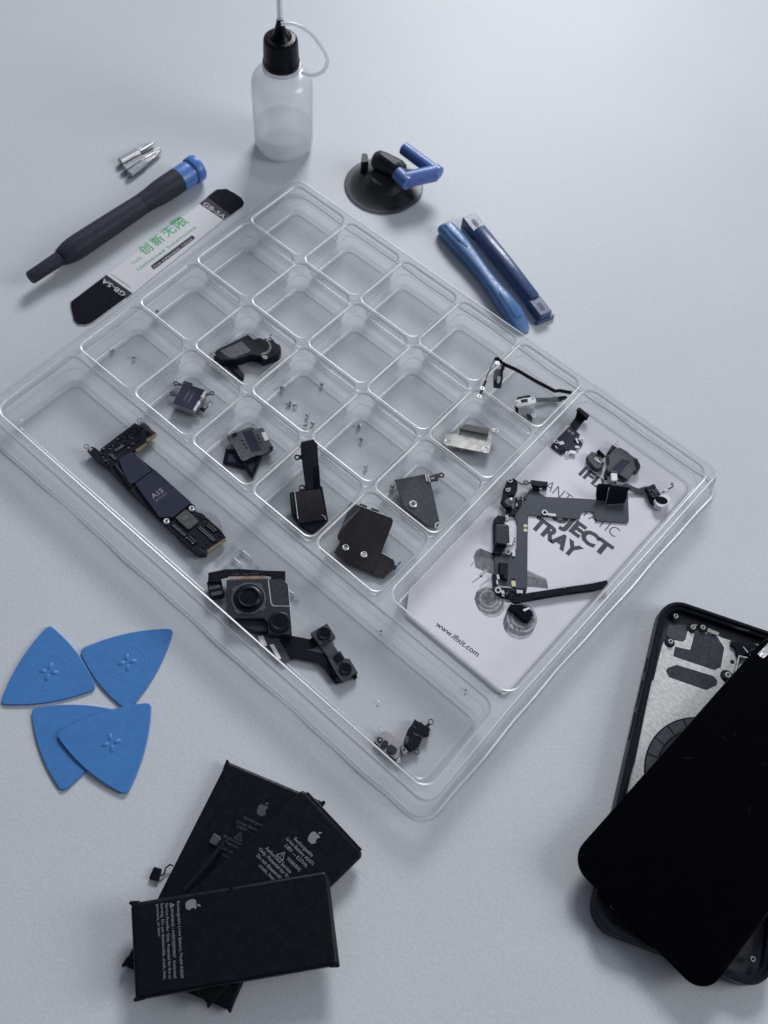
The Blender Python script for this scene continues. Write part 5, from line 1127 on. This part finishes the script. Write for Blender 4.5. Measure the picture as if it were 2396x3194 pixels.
mb = MB(); mb.sheet([[[(217.92, -26.06)][0]+(2.5,), [(219.28, -24.16)][0]+(2.5,)], [[(218.86, -28.39)][0]+(3.4,), [(221.5, -25.91)][0]+(3.4,)], [[(221.39, -26.65)][0]+(3.6,), [(222.65, -23.9)][0]+(3.6,)], [[(226.89, -25.06)][0]+(2.6,), [(226.35, -22.46)][0]+(2.8,)], [[(229.85, -23.54)][0]+(2.,), [(228.02, -21.52)][0]+(2.2,)], [[(231.73, -20.84)][0]+(2.6,), [(230.23, -18.2)][0]+(2.8,)]], .2); mb.build('ribbon_cable', 'flexblue', es)
mb = MB(); mb.prism([(230.23, -19.93), (232.16, -15.63), (234.43, -16.93), (237.38, -18.19), (237.71, -19.42), (236.74, -21.56), (234.22, -22.38)], 2.2, 4., .3); mb.build('sensor_module', 'black', es)
mb = MB(); mb.prism([(233.05, -21.01), (236.95, -20.45), (238.35, -24.04), (235.64, -23.51)], 1.3, 3, .2); mb.build('sensor_module', 'black', es)
mb = MB(); mb.prism(rounded([(236.69, -23.14), (237.35, -19.46), (239.64, -16.82), (242.01, -17.43), (242.76, -20.21), (241.53, -24.09), (239.17, -24.78)], .7), 1.6, 4.6, .25); rg = mb.build('sensor_ring', 'white', es)
c = [(239.3, -21.08)][0]; MB().flat(circ(c, 2.75, 32, 1.95, .55), 4.66).build('sensor_opening', 'lens', rg)
mb = MB(); rnd = random.Random(41); scatter(mb, [(231.89, -19.93), (233.49, -16.57), (237.46, -19.04), (235.57, -22.65)], 10, 4.0, (.3, .8)); mb.build('solder_points', 'steel', es)
mb = MB(); mb.tube([[(237.19, -16.82)][0]+(3.,), [(238.08, -14.29)][0]+(3.4,), [(238.96, -12.22)][0]+(4.,), [(239.17, -11.57)][0]+(5.,), [(237.8, -11.15)][0]+(6.,), [(238.18, -11.87)][0]+(5.,)], .3, 8); mb.build('wire_tail', 'flex', es)
mb = MB(); mb.prism(rounded(rect([(238.12, -14.72)][0], 2.6, 1.1, .55), .2), 3.3, 4., .15); mb.build('tail_contact', 'white', es)

# ------------------------------------------------------------------ charging port flex
cf = thing('charging_flex', 'large slate L-shaped charging port flex cable lying across the printed card', 'flex cable', [(201.12, -70.27)][0])
MB().prism([(193.07, -56.86), (193.46, -54.4), (195.69, -52.53), (197.14, -53.75), (200.18, -52.99), (211.14, -43.79), (217.1, -39.06), (216.27, -35.52), (225.37, -25.75), (233.98, -37.58), (234.05, -39.27), (223.97, -47.37), (222.38, -47.02), (220.53, -45.14), (219.63, -45.02), (216.52, -47.92), (216.42, -49.31), (217.34, -51.37), (216.87, -52.62), (209.22, -58.59), (204.77, -62.2), (199.76, -65.78), (206.46, -75.17), (220.26, -93.86), (216.99, -97.24), (215.39, -97.91), (208.83, -101.15), (201.75, -92.52), (201.47, -89.56), (204.92, -87.01), (205.88, -82.24), (199.01, -72.81), (195.51, -70.01), (193.21, -62.95), (193.96, -59.15)], 1.35, 1.8, .08).build('flex_sheet', 'flexblue', cf)
mb = MB(); z = 1.83
for p, q in ([(197.26, -61.73), (200.24, -56.07)], [(200.24, -56.07), (219.12, -41.2)], [(201.94, -56.89), (219.44, -43.99)], [(219.29, -41.05), (224.38, -44.5)], [(198.51, -69.26), (204.68, -78.15)], [(199.48, -68.36), (201.26, -70.73)], [(191.76, -63.99), (196.94, -62.03)]): mb.flat(bar(p, q, .16), z); z += .003
mb.build('flex_traces', 'flexline', cf)
mb = MB(); mb.sheet([[[(193.81, -54.93)][0]+(1.9,), [(196.32, -52.93)][0]+(1.9,)], [[(192.78, -53.89)][0]+(3.2,), [(195.16, -52.01)][0]+(3.2,)]], .3); mb.prism([(190.42, -52.1), (196.61, -47.71), (197.74, -49.86), (195.31, -52.41), (192.6, -54.12)], 2.8, 4.2, .25); mb.build('top_connector', 'black', cf)
mb = MB(); mb.prism([(192.73, -60.87), (192.93, -54.1), (193.7, -55.12), (193.13, -58.08), (194.55, -60.56)], 1.8, 2.4, .1); mb.build('folded_tab', 'pad', cf)
mb = MB(); mb.prism([(184.26, -63.32), (182.58, -59.45), (184.46, -56.63), (186.6, -56.73), (189.13, -60.28), (189.91, -63.21), (188.67, -64.72), (187.96, -65.24), (188.29, -68.5), (190.6, -69.2), (192.58, -68.03), (192.86, -69.13), (190.49, -70.93), (187.3, -70.1), (186.06, -66.6), (184.33, -64.5)], 2.4, 4.2, .3); mc_ = mb.build('mic_bracket', 'black', cf)
mb = MB(); mb.eyelet([(183.96, -59.04)][0], 4.7, 1.1, .6, .4, None); mb.build('screw_eyelet', 'nickel', mc_)
mb = MB(); mb.eyelet([(186.19, -63.55)][0], 4.7, 1., .5, .4, None); mb.build('screw_eyelet', 'nickel', mc_)
mb = MB(); mb.lathe([(.8, 4.2), (.6, 4.5), (.01, 4.6)], [(190.0, -66.19)][0], 16); mb.build('screw_eyelet', 'nickel', mc_)
mb = MB(); mb.prism(rect([(186.53, -63.07)][0], .6, 2.4, .2), 4.2, 4.7, .1); mb.build('screw_eyelet', 'nickel', mc_)
mb = MB(); mb.tube([[(186.92, -57.02)][0]+(4.,), [(189.26, -56.58)][0]+(4.,), [(189.46, -54.99)][0]+(4.,)], .25, 8); mb.build('link_wire', 'darksteel', cf)
mb = MB(); mb.tube([[(190.59, -54.28)][0]+(4.,), [(191.59, -52.64)][0]+(4.,)], .4, 8); mb.build('link_wire', 'darksteel', cf)
mb = MB(); mb.eyelet([(189.64, -54.78)][0], 4.2, 1.15, .65, .4, None); mb.build('link_wire', 'darksteel', cf)
mb = MB(); mb.prism([(195.78, -50.59), (197.31, -48.6), (198.3, -50.11), (197.95, -51.14), (196.68, -51.29)], 1.6, 2.8, .2); mb.build('side_clip', 'greysteel', cf)
mb = MB(); mb.eyelet([(197.34, -50.1)][0], 2., .95, .5, .3, None); mb.build('side_clip', 'greysteel', cf)
mb = MB(); mb.prism([(190.65, -63.31), (192.23, -61.01), (193.98, -62.95), (194.8, -66.96), (191.95, -65.53)], 1.8, 3.4, .25); mb.build('corner_component', 'black', cf)
mb = MB(); mb.prism([(190.82, -70.52), (193.49, -67.36), (195.91, -69.97), (193.32, -72.92)], 1.5, 2.6, .2); mb.build('corner_component', 'black', cf)
mb = MB(); 
for q, w, h in (([(191.7, -63.21)][0], .5, 1.8), ([(192.16, -62.5)][0], .4, 1.6), ([(193.32, -66.21)][0], .8, 1.6), ([(193.98, -74.13)][0], 1.6, 2.6)): mb.prism(rect(q, w, h, .75), 1.9, 3.6, .1)
mb.build('metal_cap', 'steel', cf)
mb = MB(); mb.prism(rounded([(192.7, -80.98), (196.85, -77.38), (202.95, -84.93), (198.26, -88.17)], 1.1), 1.6, 5.2, .35); po = mb.build('charging_port', 'darksteel', cf)
mb = MB(); mb.prism([(195.16, -77.56), (196.28, -76.39), (198.64, -76.84), (204.17, -84.11), (202.24, -85.52), (201.95, -85.14), (202.56, -84.12), (197.37, -77.82), (195.75, -78.34)], 3.2, 5.3, .15); mb.build('bright_shell', 'nickel', po)
mb = MB(); mb.prism([(190.34, -78.77), (190.33, -75.77), (192.88, -74.07), (194.81, -76.95), (192.42, -80.24), (197.45, -87.64), (196.15, -86.25)], 1.4, 3.4, .3); mb.build('port_bracket', 'black', cf)
mb = MB(); mb.prism([(197.9, -87.15), (201.96, -84.68), (202.5, -86.44), (202.69, -89.49), (200.8, -91.24), (199.43, -91.22)], 1.3, 2.8, .3); mb.build('port_bracket', 'black', cf)
mb = MB(); rnd = random.Random(51); scatter(mb, [(190.28, -75.42), (193.0, -73.22), (194.8, -75.57), (191.92, -78.26)], 14, 3.2, (.3, .8)); scatter(mb, [(200.4, -78.3), (201.5, -77.6), (204.7, -82.17), (203.91, -82.91)], 12, 1.8, (.25, .6)); scatter(mb, [(212.19, -101.53), (220.03, -95.86), (220.96, -97.78), (215.89, -104.28)], 34, 2.0, (.25, .8)); mb.build('surface_components', 'pcb', cf)
mb = MB(); rnd = random.Random(52); scatter(mb, [(213.09, -101.32), (220.03, -95.86), (220.68, -97.42), (215.92, -103.64)], 20, 2.2, (.25, .5)); mb.build('solder_points', 'steel', cf)
for c, (p, q), z in (([(204.47, -60.22)][0], [(206.16, -59.85), (208.6, -58.12)], 2.5), ([(204.24, -86.36)][0], [(205.61, -84.19), (207.1, -86.16)], 2.5), ([(211.95, -103.46)][0], [(213.68, -102.55), (214.39, -103.13)], 2.8)):
    mb = MB(); mb.eyelet(c, z, 1.35, .72, .45, p, .9); mb.prism(bar(p, q, 1.3, .3), 1.8, z, .1); mb.build('screw_eyelet', 'nickel', cf)
mb = MB()
for c in [(202.08, -70.96), (203.37, -72.68)]: mb.prism(rounded(rect(c, 1.6, 1.4, .72), .2), 1.8, 1.92, .02)
mb.prism(rounded(rect([(214.83, -96.43)][0], 1.8, 2.6, .72), .3), 1.8, 2.2, .1); mb.build('cream_contact', 'yellow', cf)
mb = MB(); mb.prism([(212.78, -95.08), (213.83, -93.8), (216.49, -96.96), (214.81, -97.88)], 1.8, 1.86, .01); mb.build('dark_window', 'dark', cf)
mb = MB(); mb.prism(rounded([(204.44, -93.3), (207.54, -90.76), (212.17, -97.31), (210.14, -98.12), (209.37, -96.77), (207.56, -97.06)], .3), 1.8, 3.2, .25); mb.build('cable_connector', 'black', cf)
mb = MB(); mb.prism([(204.97, -93.39), (206.03, -92.41), (209.51, -97.07), (208.25, -97.93)], 3., 3.7, .2); mb.build('cable_connector', 'black', cf)
mb = MB(); mb.prism([(205.63, -99.22), (208.25, -97.43), (209.44, -98.83), (208.96, -99.59), (210.66, -101.44), (209.55, -102.96), (208.05, -101.98), (207.23, -100.25)], 1.3, 2.8, .2); mb.build('lower_bracket', 'black', cf)
mb = MB(); mb.prism([(209.89, -103.03), (217.07, -97.53), (220.42, -94.27), (222.09, -98.59), (218.02, -102.93), (215.13, -104.67), (211.44, -104.69)], 1.25, 1.95, .1); mb.build('lower_bracket', 'black', cf)
mb = MB(); mb.prism(rect([(208.34, -98.84)][0], 1.1, 2.2, .75), 2.8, 3.1, .1); mb.build('bright_pad', 'nickel', cf)
mb = MB(); mb.prism(rect([(209.55, -100.91)][0], .8, 2., .75), 2.6, 2.9, .1); mb.build('bright_pad', 'nickel', cf)
mb = MB(); mb.prism(rect([(219.01, -97.72)][0], 2.6, 1.4, .65), 1.9, 2.6, .1); mb.build('bright_pad', 'nickel', cf)
mb = MB(); mb.prism(rect([(213.88, -99.54)][0], 3., .5, .65), 1.9, 2.3, .1); mb.build('bright_pad', 'nickel', cf)
mb = MB(); mb.prism(rect([(214.89, -103.67)][0], 1., 1., .65), 1.9, 2.3, .1); mb.build('bright_pad', 'nickel', cf)
# two cable ends that curl up at the far end
mb = MB()
mb.sheet([[[(217.52, -39.37)][0]+(2.,), [(220.94, -36.87)][0]+(2.,)], [[(216.09, -38.78)][0]+(4.6,), [(220.0, -35.82)][0]+(4.6,)], [[(214.61, -37.25)][0]+(7.,), [(218.54, -33.57)][0]+(7.,)], [[(214.15, -35.65)][0]+(8.,), [(218.56, -31.87)][0]+(8.,)]], .25)
mb.build('curled_end', 'flex', cf)
mb = MB(); mb.sheet([[[(221.87, -38.21)][0]+(2.,), [(227.59, -32.19)][0]+(2.,)], [[(220.81, -36.45)][0]+(4.6,), [(227.11, -30.91)][0]+(4.6,)], [[(219.37, -34.53)][0]+(7.2,), [(225.79, -29.22)][0]+(7.2,)], [[(218.58, -32.54)][0]+(8.2,), [(225.87, -27.45)][0]+(8.,)]], .25); mb.build('curled_end', 'flex', cf)
mb = MB(); mb.tube([[(218.47, -32.2)][0]+(7.,), [(219.42, -34.36)][0]+(5.6,), [(220.69, -35.79)][0]+(3.6,)], .22, 8); mb.build('bright_edge', 'nickel', cf)
mb = MB(); mb.tube([[(213.98, -29.7)][0]+(7.,), [(215.33, -31.11)][0]+(7.6,)], .8, 8); mb.build('upright_pin', 'flex', cf)

# ------------------------------------------------------------------ black strip and black cap on the card
bb = thing('antenna_strip', 'straight narrow black antenna strip pointing at the tray side, lying on the card', 'flex cable', [(230.65, -85.56)][0])
MB().prism([(218.64, -104.04), (221.06, -97.54), (222.56, -95.36), (230.93, -84.7), (239.45, -74.06), (243.17, -68.62), (245.44, -70.41), (245.38, -71.59), (243.0, -74.71), (241.57, -77.08), (233.74, -86.44), (225.27, -97.58), (220.83, -103.49)], 2.1, 3.2, .2).build('strip', 'flex', bb)
mb = MB(); mb.prism([(223.34, -95.07), (231.0, -85.25), (232.48, -87.29), (224.97, -97.25)], 3.2, 3.4, .05); mb.build('raised_panel', 'chassis', bb)
mb = MB(); mb.prism([(232.85, -83.12), (239.52, -74.61), (241.26, -76.74), (234.29, -85.13)], 3.2, 3.4, .05); mb.build('raised_panel', 'chassis', bb)
mb = MB(); mb.prism(rect([(231.59, -84.4)][0], 1.2, .8, .65), 3.2, 3.8, .1); mb.build('solder_point', 'steel', bb)
bc = thing('black_cap', 'glossy black folded flex cap with a painted white highlight, on the printed coil picture', 'flex cable', [(224.8, -103.82)][0])
MB().prism([(219.82, -106.97), (219.7, -104.48), (221.81, -102.24), (225.31, -101.33), (228.19, -101.23), (229.7, -102.13), (230.15, -103.64), (229.88, -106.39), (228.28, -107.02), (224.01, -106.86)], 1.15, 2.8, .6).build('cap_body', 'blackgloss', bc)
mb = MB(); mb.prism([(224.81, -103.48), (226.2, -100.82), (226.92, -100.94), (225.81, -103.77)], 2.8, 2.95, .04); mb.build('highlight_bar', 'white', bc)  # highlight on the glossy cap, put in as a thin white slab

# ------------------------------------------------------------------ loose screws
def screw(label, c, d, upright=True, z=.75, L=2.2, s=1.):
    """small pan-head screw: d = direction (deg) its shaft points when lying"""
    o = thing('screw', label, 'screw', (c[0], c[1], z), 'loose screws in the tray')
    R_ = .95*s
    if upright:
        MB().lathe([(.01, .0), (R_*.9, .0), (R_, .15), (R_, .5), (.5*s, .6), (.48*s, 1.7), (.3*s, 1.9), (.01, 1.9)], c, 16, base=z).build('screw_body', 'steel', o, sharp=30)
    else:
        a = math.radians(d); v = Vector((math.cos(a), math.sin(a), 0)); p = Vector((*c, z+R_*.75))
        e = p+v*L; e.z = z+.45*s
        MB().axis(tuple(p), tuple(e), [(0, R_*.7), (.03, R_), (.2, R_), (.24, .5*s), (.3, .42*s), (.4, .5*s), (.5, .42*s), (.6, .5*s), (.7, .42*s), (.85, .48*s), (1, .25*s)], 14).build('screw_body', 'steel', o, sharp=30)
screw('tiny screw nearer the tray edge of two in the leftmost small compartment', [(5.4, -129.15)][0], 200, False, L=1.6)
screw('tiny screw nearer the vibration motor of two in the leftmost small compartment', [(14.14, -125.21)][0], 30, False, L=1.6)
screw('dark screw caught by the wall below the flat opening tool', [(3.89, -99.93)][0], 300, False, z=3.2, L=1.6)
screw('longest loose screw, lying aslant beside the loudspeaker', [(75.71, -90.06)][0], 305, False, L=3.2)
screw('screw of the touching pair below the slanting long screw', [(84.34, -93.49)][0], 240, False, L=2., s=1.1)
screw('smaller screw touching another in the pair amid the compartment', [(86.03, -93.53)][0], 20, False, L=1.9)
screw('lone screw by the far wall in the compartment with the most screws', [(87.69, -76.7)][0], 100, False, L=1.6)
screw('lone screw halfway between the screw pair and the near corner', [(94.45, -93.69)][0], 90, False, L=1.5)
screw('screw in the near corner, left one of the two there', [(98.23, -97.72)][0], 200, False, L=1.8)
screw('screw in the near corner, right one of the two there', [(99.36, -95.27)][0], 100, False, L=1.6)
screw('T-shaped screw on its head, farthest of the three-screw row', [(115.28, -81.58)][0], 280, True)
screw('middle screw in the row of three beside the speaker bar', [(121.0, -86.65)][0], 100, False, L=1.6)
screw('nearest screw in the row of three beside the speaker bar', [(131.95, -96.1)][0], 80, False, L=1.6, s=.9)
screw('screw beside the grey steel shield plate', [(147.16, -95.74)][0], 100, False, L=1.6, s=1.15)
screw('screw half hidden under the pale gold bracket edge', [(157.7, -60.06)][0], 120, False, L=1.8)

# ------------------------------------------------------------------ specks
for lab, p in (('grey crumb on the long compartment floor by the web', [(187.61, -149.23)][0]), ('white crumb on the middle of the long compartment floor', [(206.04, -172.08)][0]), ('dark crumb near the card end of the long compartment', [(228.58, -145.38)][0])):
    mb = MB(); mb.lathe([(.01, 0), (.5, .1), (.45, .4), (.01, .55)], p, 7, base=.75)
    o = mb.build('crumb', 'white' if 'white' in lab else 'ink2', None, (p[0], p[1], .75)); tag(o, lab, 'crumb', 'crumbs on the tray floor')

# ------------------------------------------------------------------ light: one window beyond the right edge, dim room
w = bpy.data.worlds.new('World'); scn.world = w; w.use_nodes = True
nt = w.node_tree; bg = nt.nodes['Background']
tc = nt.nodes.new('ShaderNodeTexCoord'); sx_ = nt.nodes.new('ShaderNodeSeparateXYZ'); nt.links.new(tc.outputs['Generated'], sx_.inputs[0])
dt = nt.nodes.new('ShaderNodeVectorMath'); dt.operation = 'DOT_PRODUCT'; dt.inputs[1].default_value = WORLD_DIR
nt.links.new(tc.outputs['Generated'], dt.inputs[0])
cr = nt.nodes.new('ShaderNodeValToRGB'); cr.color_ramp.elements[0].position = .2; cr.color_ramp.elements[1].position = .95
cr.color_ramp.elements[0].color = WORLD_LO; cr.color_ramp.elements[1].color = WORLD_HI
mr_ = nt.nodes.new('ShaderNodeMapRange'); mr_.inputs['From Min'].default_value = -1; mr_.inputs['From Max'].default_value = 1
nt.links.new(dt.outputs['Value'], mr_.inputs['Value']); nt.links.new(mr_.outputs['Result'], cr.inputs['Fac'])
nt.links.new(cr.outputs['Color'], bg.inputs['Color']); bg.inputs['Strength'].default_value = WORLD_S
def area(name, pos, target, sx, sy, energy, col, spread=180):
    l = bpy.data.lights.new(name, 'AREA'); l.shape = 'RECTANGLE'; l.size = sx; l.size_y = sy; l.energy = energy; l.color = col; l.spread = math.radians(spread)
    o = bpy.data.objects.new(name, l); COL.objects.link(o); o.location = Vector(pos)
    o.rotation_euler = (Vector(target)-Vector(pos)).to_track_quat('-Z', 'Y').to_euler(); return o
for a in LIGHTS: area(*a)

# ------------------------------------------------------------------ camera
cam = bpy.data.cameras.new('camera'); co = bpy.data.objects.new('camera', cam); COL.objects.link(co); scn.camera = co
cam.sensor_fit = 'VERTICAL'; cam.sensor_height = 36; cam.sensor_width = 27; cam.lens = 36*3000/3194
cam.clip_start = .5; cam.clip_end = 2000
co.matrix_world = Matrix(CAMMAT)
cam.dof.use_dof = True; cam.dof.focus_distance = FOCUS; cam.dof.aperture_fstop = FSTOP
for o in scn.objects:
    if '_base' in o: del o['_base']
scn.render.engine = 'CYCLES'
scn.cycles.use_denoising = True
scn.cycles.max_bounces = 14; scn.cycles.transparent_max_bounces = 32; scn.cycles.diffuse_bounces = 4; scn.cycles.glossy_bounces = 5
scn.cycles.caustics_reflective = False; scn.cycles.caustics_refractive = False
scn.cycles.sample_clamp_indirect = 1.0; scn.cycles.sample_clamp_direct = 2.5
scn.view_settings.view_transform = 'Standard'; scn.view_settings.look = 'None'; scn.view_settings.exposure = 0
